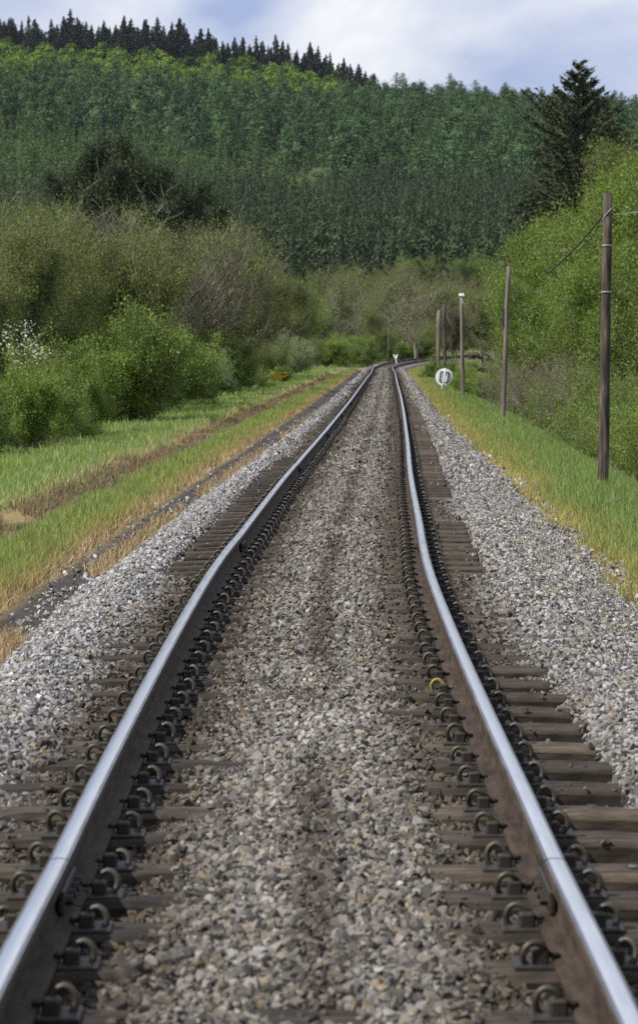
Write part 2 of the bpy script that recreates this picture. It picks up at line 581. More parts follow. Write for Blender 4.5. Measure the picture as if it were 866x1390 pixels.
# ------------------------------------------------------------------ scatter: one object, its own prototypes and points
def scatter(name, protos, pts, rot, scl, pick, tone, mats):
    """protos: list of (verts, faces list, mat index, cols or None); instanced on pts by geometry nodes inside this one object"""
    V, Fs, MI, pid, cols = [], [], [], [], []
    off = 0
    for k, (v, fs, mi, c) in enumerate(protos):
        v = np.asarray(v, np.float32)
        V.append(v)
        for f in (fs if isinstance(fs, list) else [fs]):
            Fs.append(np.asarray(f) + off)
            MI += [mi] * len(f) if not hasattr(mi, '__len__') else list(mi)
        pid.append(np.full(len(v), k))
        cols.append(np.full((len(v), 3), .3) if c is None else c)
        off += len(v)
    V.append(np.asarray(pts, np.float32))
    pid.append(np.full(len(pts), -1))
    cols.append(np.asarray(tone))
    npv = off
    allv = np.concatenate(V)
    me = mesh_np(name, allv, Fs, mats, MI, np.concatenate(cols))
    me.attributes.new('pid', 'INT', 'POINT').data.foreach_set('value', np.concatenate(pid).astype(np.int32))

    def vec(nm, a):
        full = np.zeros((len(allv), 3), np.float32)
        full[npv:] = a
        me.attributes.new(nm, 'FLOAT_VECTOR', 'POINT').data.foreach_set('vector', full.ravel())
    vec('rot', rot)
    vec('scl', scl)
    pk = np.zeros(len(allv), np.int32)
    pk[npv:] = pick
    me.attributes.new('pick', 'INT', 'POINT').data.foreach_set('value', pk)
    ng = bpy.data.node_groups.new(name + '_spread', 'GeometryNodeTree')
    ng.interface.new_socket('Geometry', in_out='INPUT', socket_type='NodeSocketGeometry')
    ng.interface.new_socket('Geometry', in_out='OUTPUT', socket_type='NodeSocketGeometry')
    N, L = ng.nodes, ng.links
    gi, go = N.new('NodeGroupInput'), N.new('NodeGroupOutput')

    def attr(nm, t):
        a = N.new('GeometryNodeInputNamedAttribute')
        a.data_type = t
        a.inputs['Name'].default_value = nm
        return a.outputs['Attribute']

    def sep(k):
        c = N.new('FunctionNodeCompare')
        c.data_type = 'INT'
        c.operation = 'EQUAL'
        L.new(attr('pid', 'INT'), c.inputs[2])
        c.inputs[3].default_value = k
        s = N.new('GeometryNodeSeparateGeometry')
        s.domain = 'POINT'
        L.new(gi.outputs[0], s.inputs['Geometry'])
        L.new(c.outputs[0], s.inputs['Selection'])
        return s.outputs['Selection']
    jn = N.new('GeometryNodeJoinGeometry')
    for k in reversed(range(len(protos))):
        gti = N.new('GeometryNodeGeometryToInstance')
        L.new(sep(k), gti.inputs[0])
        L.new(gti.outputs[0], jn.inputs[0])
    ip = N.new('GeometryNodeInstanceOnPoints')
    L.new(sep(-1), ip.inputs['Points'])
    L.new(jn.outputs[0], ip.inputs['Instance'])
    ip.inputs['Pick Instance'].default_value = True
    L.new(attr('pick', 'INT'), ip.inputs['Instance Index'])
    L.new(attr('rot', 'FLOAT_VECTOR'), ip.inputs['Rotation'])
    L.new(attr('scl', 'FLOAT_VECTOR'), ip.inputs['Scale'])
    L.new(ip.outputs[0], go.inputs[0])
    o = obj(name, me)
    md = o.modifiers.new('spread', 'NODES')
    md.node_group = ng
    o['kind'] = 'stuff'
    return o


# ------------------------------------------------------------------ ballast stones
def stone_proto(rng):
    import bmesh
    bm = bmesh.new()
    n = int(rng.integers(8, 13))
    p = rng.normal(size=(n, 3))
    p /= np.linalg.norm(p, axis=1)[:, None]
    p *= rng.uniform(.42, .56, (n, 1)) * rng.uniform(.72, 1.12, 3)
    for q in p: bm.verts.new(q)
    bmesh.ops.convex_hull(bm, input=bm.verts)
    bmesh.ops.triangulate(bm, faces=bm.faces)
    bm.verts.index_update()
    v = np.array([q.co[:] for q in bm.verts])
    f = np.array([[q.index for q in pp.verts] for pp in bm.faces])
    bm.free()
    return v, f, 0, None


def stones(n_try, y0, y1, size, seed):
    rng = np.random.default_rng(seed)
    y = rng.uniform(y0, y1, n_try)
    u = rng.uniform(-2.6, 2.75, n_try)
    vis = np.abs(u + cx(y)) < y * .0935 + 1.3
    y, u = y[vis], u[vis]
    er, el = edge_r(y), edge_l(y)
    w = (fbm(u * 2, y * .8, 61, 3) - .5) * .3
    keep = np.where(u > 0, u < er + w, -u < el + w * .6)
    strag = rng.random(len(u)) < np.where(u < 0, .07, .16) * np.exp(-np.abs(np.where(u > 0, u - er, -u - el)) / .18)
    keep = keep | (strag & (np.abs(u) < 2.7))
    y, u = y[keep], u[keep]
    au = np.abs(u)
    zb = bed_z(u, y)
    zb = np.where(u > 0, np.where(u > edge_r(y), corridor_z(u, y) + .01, zb), np.where(-u > edge_l(y), corridor_z(u, y) + .01, zb))
    k = np.clip(np.searchsorted(sl_y, y), 1, len(sl_y) - 1)
    ds = np.minimum(np.abs(y - sl_y[k]), np.abs(y - sl_y[k - 1]))
    on = (ds < .145) & (au < 1.27)
    cover = fbm(u * 2.2, y * 1.5, 71, 3)
    topped = on & (zb + .01 > ST - .012) & (cover > .33)
    few = on & (rng.random(len(u)) < .012 + .03 * (au < .9)) & (np.abs(au - G2) > .20)
    ok = (~on) | topped | few
    dr = np.abs(au - G2)
    ok &= (dr > .11) & ((dr > .2) | (~on & (rng.random(len(u)) < .7)))
    z = np.where(on, np.maximum(zb, ST - .004), zb)
    y, u, z, dr = y[ok], u[ok], z[ok], dr[ok]
    n = len(u)
    s = size * np.exp(rng.normal(-.04, .36, n))
    big = rng.random(n) < .03
    s[big] *= 1.4
    s = np.minimum(s, size * 1.7)
    # natural colours
    p = rng.random(n)
    tone = np.empty((n, 3))
    br = rng.uniform(.75, 1.25, n)[:, None]
    tone[:] = (.27, .248, .218)
    tone[p < .34] = (.41, .388, .352)
    tone[(p > .34) & (p < .5)] = (.18, .172, .165)
    tone[(p > .5) & (p < .60)] = (.34, .275, .19)
    tone[(p > .60) & (p < .72)] = (.11, .10, .092)
    tone[(p > .985)] = (.55, .54, .52)
    tone *= br * .58
    left = sstep(.95, 1.25, -u)
    right = sstep(1.0, 1.3, u)
    tone = mix3(tone, tone * (1.22, 1.28, 1.42), left)
    tone = mix3(tone, tone * (1.14, 1.17, 1.24), right)
    nn = fbm(u * 2.5, y * .5, 81, 3)
    stain = np.clip(np.exp(-((dr - .08) / (.27 + .20 * nn)) ** 2) * (1.3 - .5 * rng.random(n)), 0, .95)
    stain = np.maximum(stain, .78 * np.exp(-((u - .03) / .12) ** 2) * sstep(.30, .48, nn))
    inner = (np.abs(u) < G2) * .32 * (fbm(u * 4, y * .9, 82, 3) > .5)
    tone = mix3(tone, tone * (.26, .215, .17), np.maximum(stain, inner))
    pts = np.stack([u + cx(y), y, z + cz(y) - u * .075 * sstep(265, 345, y) + rng.uniform(-.25, .3, n) * s], -1)
    rot = rng.uniform(0, 6.28, (n, 3))
    scl = s[:, None] * rng.uniform(.8, 1.2, (n, 3))
    return pts, rot, scl, rng.integers(0, 10, n), tone


srng = np.random.default_rng(5)
sp = [stone_proto(srng) for _ in range(10)]
parts = [stones(330000, 7.2, 20, .031, 101), stones(400000, 20, 45, .036, 102), stones(190000, 45, 110, .052, 103), stones(80000, 110, 300, .085, 104)]
o = scatter('ballast_stones', sp, *[np.concatenate([p[i] for p in parts]) for i in range(5)], [M['stone']])
tag(o, 'loose grey and tan crushed stones between and beside the rails', 'ballast')

# ------------------------------------------------------------------ track: rails, sleepers, clips
track = empty('railway_track', (0, 8, 0))
tag(track, 'single railway track of two shiny rails on dark timber sleepers', 'railway track')
prof = [(-.0345, -.040), (-.0355, -.013), (-.031, -.0065), (-.021, -.0022), (-.008, -.0002), (.008, -.0002), (.021, -.0022), (.031, -.0065), (.0355, -.013), (.0345, -.040),
        (.012, -.052), (.008, -.075), (.008, -.120), (.016, -.137), (.070, -.148), (.070, -.159), (-.070, -.159), (-.070, -.148), (-.016, -.137), (-.008, -.120), (-.008, -.075), (-.012, -.052)]
NP = len(prof)


def cant(y):
    return .075 * sstep(265, 345, y)


def kink(y):                                    # worn joints dip a little and step sideways
    t = ((y - JOINT0) / PANEL) % 1.0
    d = np.minimum(t, 1 - t) * PANEL
    return -.008 * np.exp(-(d / 1.1) ** 2)


def rail_mesh(side, a, b):
    step = .5 if a < 130 else 1.5
    yy = np.linspace(a + .008, b - .008, max(3, int((b - a) / step)))
    h = heading(yy)
    wob = side * 0.0
    v = []
    for px, pz in prof:
        off = side * G2 + px
        v.append(np.stack([cx(yy) + off * np.cos(h) + wob, yy - off * np.sin(h), cz(yy) + kink(yy) + pz - side * G2 * cant(yy)], -1))
    v = np.stack(v, 1).reshape(-1, 3)
    n_ = len(yy)
    i = np.arange(n_ - 1)[:, None] * NP
    j = np.arange(NP)[None]
    k = (j + 1) % NP
    f = np.stack([i + j, i + k, i + NP + k, i + NP + j], -1).reshape(-1, 4)
    mi = np.tile(np.array([1 if 3 <= q <= 5 else 2 if q in (2, 6) else 0 for q in range(NP)]), n_ - 1)
    me = mesh_np('rail', v, [f, np.array([list(range(NP))[::-1]]), np.array([[(n_ - 1) * NP + q for q in range(NP)]])], [M['rail'], M['head'], M['head_edge']],
                 np.concatenate([mi, [0, 0]]), smooth=False)
    sm = np.ones(len(me.polygons), bool)
    me.polygons.foreach_set('use_smooth', sm)
    es = np.zeros(len(me.edges), bool)
    me.update()
    return me


def shade_edges(me, ang=30):
    me.set_sharp_from_angle(angle=R(ang))


tloc = Vector((0, 8, 0))
n_rails = 0
for pnl in range(-1, 33):
    a, b_ = JOINT0 + pnl * PANEL, JOINT0 + (pnl + 1) * PANEL
    for side in (-1, 1):
        me = rail_mesh(side, a, b_)
        shade_edges(me, 40)
        ro = obj('rail', me, track, -tloc)
        if pnl < 6:                              # bolted joint bars at the near end
            for s2 in (-1, 1):
                y = b_
                hh = float(heading(y))
                fb = MB()
                fb.box((0, 0, 0), (.022, .50, .075), 0, .006)
                for q in (-.19, -.07, .07, .19):
                    fb.tube([(s2 * .010, q, 0), (s2 * .034, q, 0)], .017, 6)
                off = side * G2 + s2 * .024
                fo = fb.build('joint_bar', [M['iron']], ro)
                fo.location = (float(cx(y)) + off * math.cos(hh), y - off * math.sin(hh), float(cz(y)) - .094 - .012)
                fo.rotation_euler = (0, 0, -hh)

# sleeper variants
sleeper_meshes = []
for k in range(6):
    rg = np.random.default_rng(900 + k)
    import bmesh
    bm = bmesh.new()
    nx = 14
    L = 2.46 + rg.uniform(-.03, .03)
    xs = np.linspace(-L / 2, L / 2, nx)
    ring = [(-.125, -.13), (-.125, -.02), (-.11, 0), (-.04, .002), (.04, .002), (.11, 0), (.125, -.02), (.125, -.13)]
    rows = []
    for i, x in enumerate(xs):
        row = []
        for (ya, za) in ring:
            w = .006
            row.append(bm.verts.new((x + (rg.normal(0, .006) if i in (0, nx - 1) else 0), ya + rg.normal(0, w * .6), za + rg.normal(0, w * .5) - (.008 if i in (0, nx - 1) else 0))))
        rows.append(row)
    for i in range(nx - 1):
        for q in range(8):
            p = (q + 1) % 8
            bm.faces.new((rows[i][q], rows[i][p], rows[i + 1][p], rows[i + 1][q]))
    bm.faces.new(rows[0][::-1])
    bm.faces.new(rows[-1])
    bmesh.ops.recalc_face_normals(bm, faces=bm.faces)
    me = bpy.data.meshes.new('sleeper')
    bm.to_mesh(me)
    bm.free()
    me.materials.append(M['sleeper'])
    sleeper_meshes.append(me)
# spring clip: toe on the rail foot, out over the shoulder block and round in a loop
cpts = [(.052, .0, .034), (.075, .004, .036), (.095, .008, .046), (.112, .010, .066), (.132, .008, .078), (.152, .004, .070), (.164, 0, .048), (.160, -.004, .022), (.142, -.008, .006), (.120, -.012, .010), (.106, -.014, .026), (.100, -.03, .034)]
# tube through a smoothed path
sm_pts = []
for i in range(len(cpts) - 1):
    p0, p1, p2, p3 = (Vector(cpts[max(min(i + d, len(cpts) - 1), 0)]) for d in (-1, 0, 1, 2))
    for t in (0, .5):
        sm_pts.append(.5 * ((2 * p1) + (p2 - p0) * t + (2 * p0 - 5 * p1 + 4 * p2 - p3) * t * t + (3 * p1 - p0 - 3 * p2 + p3) * t ** 3))
sm_pts.append(Vector(cpts[-1]))
cb = MB()
cb.tube(sm_pts, [.006] + [.0098] * (len(sm_pts) - 1), 6)
clip_me = cb.mesh('rail_clip', [M['clip']], True)
yclip_me = cb.mesh('rail_clip', [M['yellow']], True)
pb = MB()
pb.box((0, 0, .006), (.36, .17, .016), 0, .004)
for s2 in (-1, 1):
    pb.box((s2 * .105, -.028, .032), (.046, .045, .045), 0, .006)
    pb.box((s2 * .105, .04, .028), (.04, .04, .036), 0, .006)
plate_me = pb.mesh('baseplate', [M['iron']])

N_CLIP = 110
N_SL = 300
# which clip is painted yellow: inner side of the right rail, about 17 m out
yc = int(np.argmin(np.abs(sl_y - 17.2)))
far_v, far_f, nfv = [], [], 0
for i, y in enumerate(sl_y):
    h = float(heading(y))
    X, Z = float(cx(y)), float(cz(y))
    c, s_ = math.cos(h), math.sin(h)
    if i < N_SL:
        so = obj('sleeper', sleeper_meshes[i % 6], track, (X, y - 8, Z + ST))
        so.rotation_euler = (0, 0, -h + (math.pi if i % 4 > 1 else 0) * 0 + random.gauss(0, .006))
        if i < N_CLIP:
            for side in (-1, 1):
                po = obj('baseplate', plate_me, so, (side * G2, 0, 0))
                for s2 in (-1, 1):
                    inner_right = (side == 1 and s2 == -1)
                    isy = (i == yc and inner_right)
                    co = obj('rail_clip', yclip_me if isy else clip_me, so, (side * G2, 0, 0))
                    co.rotation_euler = (random.gauss(0, .10), random.gauss(0, .04), (math.pi if s2 < 0 else 0) + random.gauss(0, .10))
                    co.scale = (1, 1, 1 + random.uniform(-.06, .06))
                    if isy: co['label'] = 'yellow painted spring clip'
    else:
        b = np.array([p.co[:] for p in sleeper_meshes[i % 6].vertices])
        far_v.append(np.stack([X + b[:, 0] * c + b[:, 1] * s_, y - b[:, 0] * s_ + b[:, 1] * c - 8, Z + ST + b[:, 2] - b[:, 0] * float(cant(y))], -1))
        far_f.append((i % 6, nfv))
        nfv += len(b)
quads = []
for k, off in far_f:
    for p in sleeper_meshes[k].polygons:
        if len(p.vertices) == 4: quads.append([off + q for q in p.vertices])
fo = obj('sleeper_row', mesh_np('sleeper_row', np.concatenate(far_v), np.array(quads), [M['sleeper']]), track)
fo['kind'] = 'stuff'
# distant clips, too small to pick apart
lb = MB()
for i, y in enumerate(sl_y[N_CLIP:N_SL + 150]):
    h = float(heading(y))
    X, Z = float(cx(y)), float(cz(y))
    for side in (-1, 1):
        for s2 in (-1, 1):
            off = side * G2 + s2 * .13
            px, py = X + off * math.cos(h), y - 8 - off * math.sin(h)
            lb.box((px, py, Z + ST + .04 - off * float(cant(y))), (.075, .035, .075), 0, .02)
fo = lb.build('rail_clip', [M['clip']], track)
fo['kind'] = 'stuff'

# ------------------------------------------------------------------ grass
def blades(name, y, u, hgt, wid, cols, zoff=0.0, lean=.35, seed=1, bend=True):
    """each blade: a bent tapering strip of one quad and a tip"""
    rng = np.random.default_rng(seed)
    n = len(y)
    X = u + cx(y)
    Z = ground_z(X, y) + zoff
    base = np.stack([X, y, Z - .015], -1)
    az = rng.uniform(0, 6.283, n)
    ln = np.abs(rng.normal(0, lean, n))
    d = np.stack([np.cos(az) * ln, np.sin(az) * ln, np.ones(n)], -1)
    d /= np.linalg.norm(d, axis=1)[:, None]
    wa = rng.uniform(0, 6.283, n)
    w = np.stack([np.cos(wa), np.sin(wa) * .4, np.zeros(n)], -1) * wid[:, None] * .5
    mid = base + d * hgt[:, None] * .55
    d2 = d + np.stack([np.cos(az), np.sin(az), np.zeros(n)], -1) * (ln * .9)[:, None] - np.array([0, 0, .12])
    tip = mid + d2 / np.linalg.norm(d2, axis=1)[:, None] * hgt[:, None] * .5
    v = np.stack([base - w, base + w, mid + w * .75, mid - w * .75, tip], 1).reshape(-1, 3)
    i = np.arange(n)[:, None] * 5
    q = i + np.array([[0, 1, 2, 3]])
    t = i + np.array([[3, 2, 4]])
    me = mesh_np(name, v, [q, t], [M['grass']], cols=np.repeat(cols, 5, axis=0))
    o = obj(name, me)
    o['kind'] = 'stuff'
    return o


def pick_y(n, y0, y1, rng, p=1.6):
    """denser nearer the camera"""
    t = rng.random(n)
    a, b = y0 ** (1 - p), y1 ** (1 - p)
    return (a + (b - a) * t) ** (1 / (1 - p))


def vis_mask(u, y, m=1.6):
    return np.abs(u + cx(y)) < y * .0935 + m


def gcol(rng, n, a, b, br=.3):
    return mix3(a, b, rng.random(n)) * rng.uniform(1 - br, 1 + br, n)[:, None]


# left strip beside the cess
rng = np.random.default_rng(301)
n = 120000
y = pick_y(n, 17, 300, rng)
ed = fbm(y * .7, y * 0 + 3, 33, 3) - .5
u = -rng.uniform(2.2, 3.45, n)
k = vis_mask(u, y) & (u < -2.50 + .22 * ed * 1 + .0008 * np.minimum(y, 200)) & (u > -3.30 + .25 * ed)
y, u = y[k], u[k]
n = len(y)
edge = np.clip((u + 2.80) / .4 + rng.normal(0, .28, n) + (fbm(u * 2, y * .4, 35, 3) - .5) * 1.6, 0, 1)     # 1 at the railway side: dry and orange
c = mix3(gcol(rng, n, (.18, .24, .058), (.25, .29, .08)), gcol(rng, n, (.36, .27, .12), (.38, .22, .10)), edge * .75)
h = rng.uniform(.08, .22, n) * (1 - .35 * edge) * (.6 + .8 * fbm(u * 3, y * .9, 45, 3))
tag(blades('grass', y, u, h, .007 + .00011 * y, c, seed=2), 'narrow strip of yellow-green grass with dry orange edge beside ballast', 'grass')
# left verge below the bushes
rng = np.random.default_rng(302)
n = 150000
y = pick_y(n, 24, 320, rng)
u = -rng.uniform(3.9, 6.9, n)
ed = fbm(y * .5, y * 0 + 9, 34, 3) - .5
k = vis_mask(u, y) & (u < -4.15 + .5 * ed) 
y, u = y[k], u[k]
n = len(y)
dry = np.clip(1 - (-u - 4.05) / .35 + rng.normal(0, .25, n), 0, 1)
c = mix3(gcol(rng, n, (.15, .235, .05), (.25, .33, .08)), gcol(rng, n, (.36, .30, .15), (.44, .36, .19)), dry * .8)
pale = rng.random(n) < .04
c[pale] = (.42, .40, .24)
h = rng.uniform(.08, .22, n) * (.55 + .9 * fbm(u * 2.3, y * .8, 44, 3))
h[pale] *= 1.35
tag(blades('grass', y, u, h, .008 + .00011 * y, c, seed=3), 'fresh green grass verge at the foot of the left thicket', 'grass')
# right embankment
rng = np.random.default_rng(303)
n = 230000
y = pick_y(n, 16, 330, rng, 1.4)
u = rng.uniform(1.6, 5.2, n)
er = edge_r(y)
patch = fbm(u * 1.7, y * .35, 36, 4)
k = vis_mask(u, y) & ((u > er + .25 + (patch - .5) * .9) | ((u > er - .35) & (patch > .54) & (rng.random(n) < .45)))
y, u, patch, er = y[k], u[k], patch[k], er[k]
n = len(y)
dist_in = u - er
yel = np.clip(1.05 - dist_in / (.62 + .5 * sstep(40, 90, y)) + rng.normal(0, .25, n) + (patch - .5) * 1.2, 0, 1)
c = mix3(gcol(rng, n, (.135, .215, .058), (.22, .28, .08)), gcol(rng, n, (.36, .31, .085), (.42, .32, .11)), yel * .85)
h = rng.uniform(.08, .23, n) * (1 - .45 * yel) * (.6 + .9 * fbm(u * 2.3, y * .8, 43, 3))
tag(blades('grass', y, u, h, .008 + .00011 * y, c, seed=4), 'lush green grass on the right embankment turning yellow by the stones', 'grass')
# straw mats: strip on the left ballast toe, debris by the second path
rng = np.random.default_rng(304)
n = 26000
y = pick_y(n, 17, 240, rng)
off = fbm(y * .25, y * 0 + 1, 37, 3)
u = -(edge_l(y) + .02 + rng.normal(0, .055, n))
k = vis_mask(u, y) & ((y < 23) | ((rng.random(n) < .45) & (off > .52) & (np.abs(fbm(y * .9, y * 0 + 5, 38, 2) - .5) < .3)))
y1, u1 = y[k], u[k]
n2 = 30000
y = pick_y(n2, 22, 260, rng)
u = -rng.normal(3.80, .15, n2)
k = vis_mask(u, y) & (fbm(u * 3, y * .8, 39, 3) > .42)
y2, u2 = y[k], u[k]
n3 = 9000
y = pick_y(n3, 17, 240, rng)
u = -(2.50 + .0 * y + rng.normal(0, .06, n3)) + .0008 * np.minimum(y, 200)
k = vis_mask(u, y)
y3, u3 = y[k], u[k]
y, u = np.concatenate([y1, y2, y3]), np.concatenate([u1, u2, u3])
c = gcol(rng, len(y), (.34, .26, .13), (.40, .29, .16))
c[len(y1):len(y1) + len(y2)] *= np.array((.56, .58, .60))
dark = rng.random(len(y)) < .2
c[dark] *= .45
onb = np.concatenate([np.full(len(y1), .05), np.full(len(y2), .01), np.full(len(y3), .01)])
h = rng.uniform(.07, .19, len(y)) 
tag(blades('dry_grass', y, u, h, .006 + .00011 * y, c, onb, lean=1.3, seed=5), 'pale dead straw matted along the ballast toe and cess path', 'dry grass')
# weeds among the right hand stones
rng = np.random.default_rng(305)
n = 9000
y = pick_y(n, 11, 70, rng)
u = rng.uniform(1.55, 2.5, n)
k = vis_mask(u, y) & (fbm(u * 5, y * 2.2, 40, 2) > .66 - .12 * (u - 1.55))
y, u = y[k], u[k]
c = gcol(rng, len(y), (.2, .26, .05), (.34, .30, .07))
zr = bed_z(u, y) + cz(y) - ground_z(u + cx(y), y)
tag(blades('weeds', y, u, rng.uniform(.03, .09, len(y)), .005 + .0001 * y, c, np.maximum(zr, 0) + .01, lean=.8, seed=6), 'thin yellow-green weeds sprouting through the right ballast shoulder', 'weeds')

# ------------------------------------------------------------------ plants
UP = np.array([0, 0, 1.0])


def unit(v):
    return v / (np.linalg.norm(v, axis=-1, keepdims=True) + 1e-9)


def grow(rng, start, d, length, rad, lvl, cfg, segs, tips):
    ns = cfg['ns'][lvl]
    p = np.array(start, float)
    d = unit(np.array(d, float))
    last = lvl == len(cfg['ns']) - 1
    pts = []
    for i in range(ns):
        d = unit(d + rng.normal(0, cfg['wob'][lvl], 3) + UP * cfg['trop'][lvl])
        q = p + d * length / ns
        t0, t1 = i / ns, (i + 1) / ns
        segs.append((*p, *q, rad * (1 - .75 * t0), rad * (1 - .75 * t1), lvl))
        p = q
        pts.append((p.copy(), d.copy(), t1))
    if last:
        for (pp, dd, t) in pts: tips.append((*pp, *dd))
        return
    nc = cfg['nc'][lvl]
    for k in range(nc):
        t = cfg['first'][lvl] + (1 - cfg['first'][lvl]) * (k + rng.random()) / nc
        fi = min(int(t * ns), ns - 1)
        pp, dd, _ = pts[fi]
        fr = t * ns - fi
        base = pp - dd * length / ns * (1 - min(fr, 1))
        side = unit(np.cross(dd, rng.normal(size=3)))
        an = rng.normal(cfg['ang'][lvl], .18)
        nd = dd * math.cos(an) + side * math.sin(an)
        ll = length * cfg['rat'][lvl] * rng.uniform(.65, 1.15) * cfg['shape'](t, lvl)
        grow(rng, base, nd, ll, max(rad * (1 - .75 * t) * .55, cfg['rmin']), lvl + 1, cfg, segs, tips)


def tubes(segs, sides):
    s = np.array(segs)
    a, b, r0, r1 = s[:, :3], s[:, 3:6], s[:, 6], s[:, 7]
    d = unit(b - a)
    ref = np.where(np.abs(d[:, 2:3]) < .9, UP[None], np.array([[1, 0, 0.]]))
    n1 = unit(np.cross(d, ref))
    n2 = np.cross(d, n1)
    V = []
    for k in range(sides):
        an = 2 * math.pi * k / sides
        off = n1 * math.cos(an) + n2 * math.sin(an)
        V.append(a + off * r0[:, None])
        V.append(b + off * r1[:, None])
    V = np.stack(V, 1)
    n = len(s)
    i = np.arange(n)[:, None] * (2 * sides)
    F = []
    for k in range(sides):
        j = (k + 1) % sides
        F.append(i + np.array([[2 * k, 2 * j, 2 * j + 1, 2 * k + 1]]))
    return V.reshape(-1, 3), np.concatenate(F)


def leaves(rng, tips, per, spread, size, cols, upw=.5, aspect=.55, droop=0.0, centre=None):
    t = np.array(tips)
    n = len(t) * per
    c = np.repeat(t[:, :3], per, 0) + rng.normal(0, 1, (n, 3)) * spread
    nrm = unit(rng.normal(0, .75, (n, 3)) + UP * upw)
    if centre is not None: nrm = unit(nrm * .55 + unit(c - np.array(centre)) * np.array([1, 1, .9]))
    a = unit(np.cross(nrm, rng.normal(size=(n, 3))) - UP * droop)
    b = np.cross(nrm, a)
    L = size * np.exp(rng.normal(0, .25, n))[:, None]
    W = L * aspect
    v = np.stack([c, c + a * L * .5 + b * W * .5 + nrm * L * .06, c + a * L, c + a * L * .5 - b * W * .5 + nrm * L * .06], 1).reshape(-1, 3)
    f = np.arange(n * 4).reshape(-1, 4)
    clump = np.repeat(rng.uniform(.75, 1.25, len(t)), per)
    col = mix3(cols[0], cols[1], rng.random(n)) * (clump * rng.uniform(.88, 1.12, n))[:, None]
    return v, f, np.repeat(col, 4, 0)


def ellip(t, lvl):
    return 1.0


def plant_mesh(seed, cfg, stems, per, spread, size, cols, upw=.5, aspect=.55, bark='twig', fatmat=None, droop=0.0):
    """returns (wood mesh, foliage mesh) ; height about 1 unit per cfg"""
    rng = np.random.default_rng(seed)
    segs, tips = [], []
    for (st, d, L, r) in stems(rng):
        grow(rng, st, d, L, r, 0, cfg, segs, tips)
    sg = np.array(segs)
    big = sg[:, 6] > .02
    V, F = [], []
    off = 0
    for sel, sd in ((big, 6), (~big, 3)):
        if sel.any():
            v, f = tubes(sg[sel], sd)
            V.append(v)
            F.append(f + off)
            off += len(v)
    wood = mesh_np('wood', np.concatenate(V), F, [M[bark]])
    fol = None
    if per:
        v, f, c = leaves(rng, tips, per, spread, size, cols, upw, aspect, droop)
        fol = mesh_np('foliage', v, f, [M['leaf']], cols=c)
    zmax = max(s[5] for s in segs)
    return wood, fol, zmax


def bush_cfg(**k):
    c = dict(ns=[5, 4, 3], nc=[9, 7], wob=[.16, .2, .22], trop=[.05, .10, .08], first=[.15, .15], ang=[.65, .7], rat=[.55, .5], rmin=.004, shape=ellip)
    c.update(k)
    return c


def many_stems(n, L, spread, r=.02, rad=.25):
    def fn(rng):
        out = []
        for k in range(n):
            az = 2 * math.pi * (k + rng.random()) / n
            tilt = spread * math.sqrt(rng.random())
            out.append(((rad * math.cos(az) * rng.random(), rad * math.sin(az) * rng.random(), 0), (math.cos(az) * math.sin(tilt), math.sin(az) * math.sin(tilt), math.cos(tilt)), L * rng.uniform(.7, 1.1), r))
        return out
    return fn


def crown_shape(t, lvl):
    return (math.sin(math.pi * min(max(.12 + .8 * t, 0), 1)) ** .7) if lvl == 0 else 1.0


GREENS = dict(
    bright=((.088, .145, .02), (.145, .205, .032)),
    fresh=((.125, .195, .028), (.20, .27, .05)),
    mid=((.092, .145, .024), (.15, .205, .04)),
    dark=((.035, .075, .018), (.06, .10, .024)),
    olive=((.092, .125, .026), (.155, .185, .042)),
    brown=((.12, .105, .05), (.17, .14, .07)),
    pale=((.16, .22, .09), (.24, .30, .14)),
    pine=((.028, .044, .018), (.052, .074, .028)),
    acid=((.098, .16, .018), (.16, .225, .03)),
)
LIB = {}


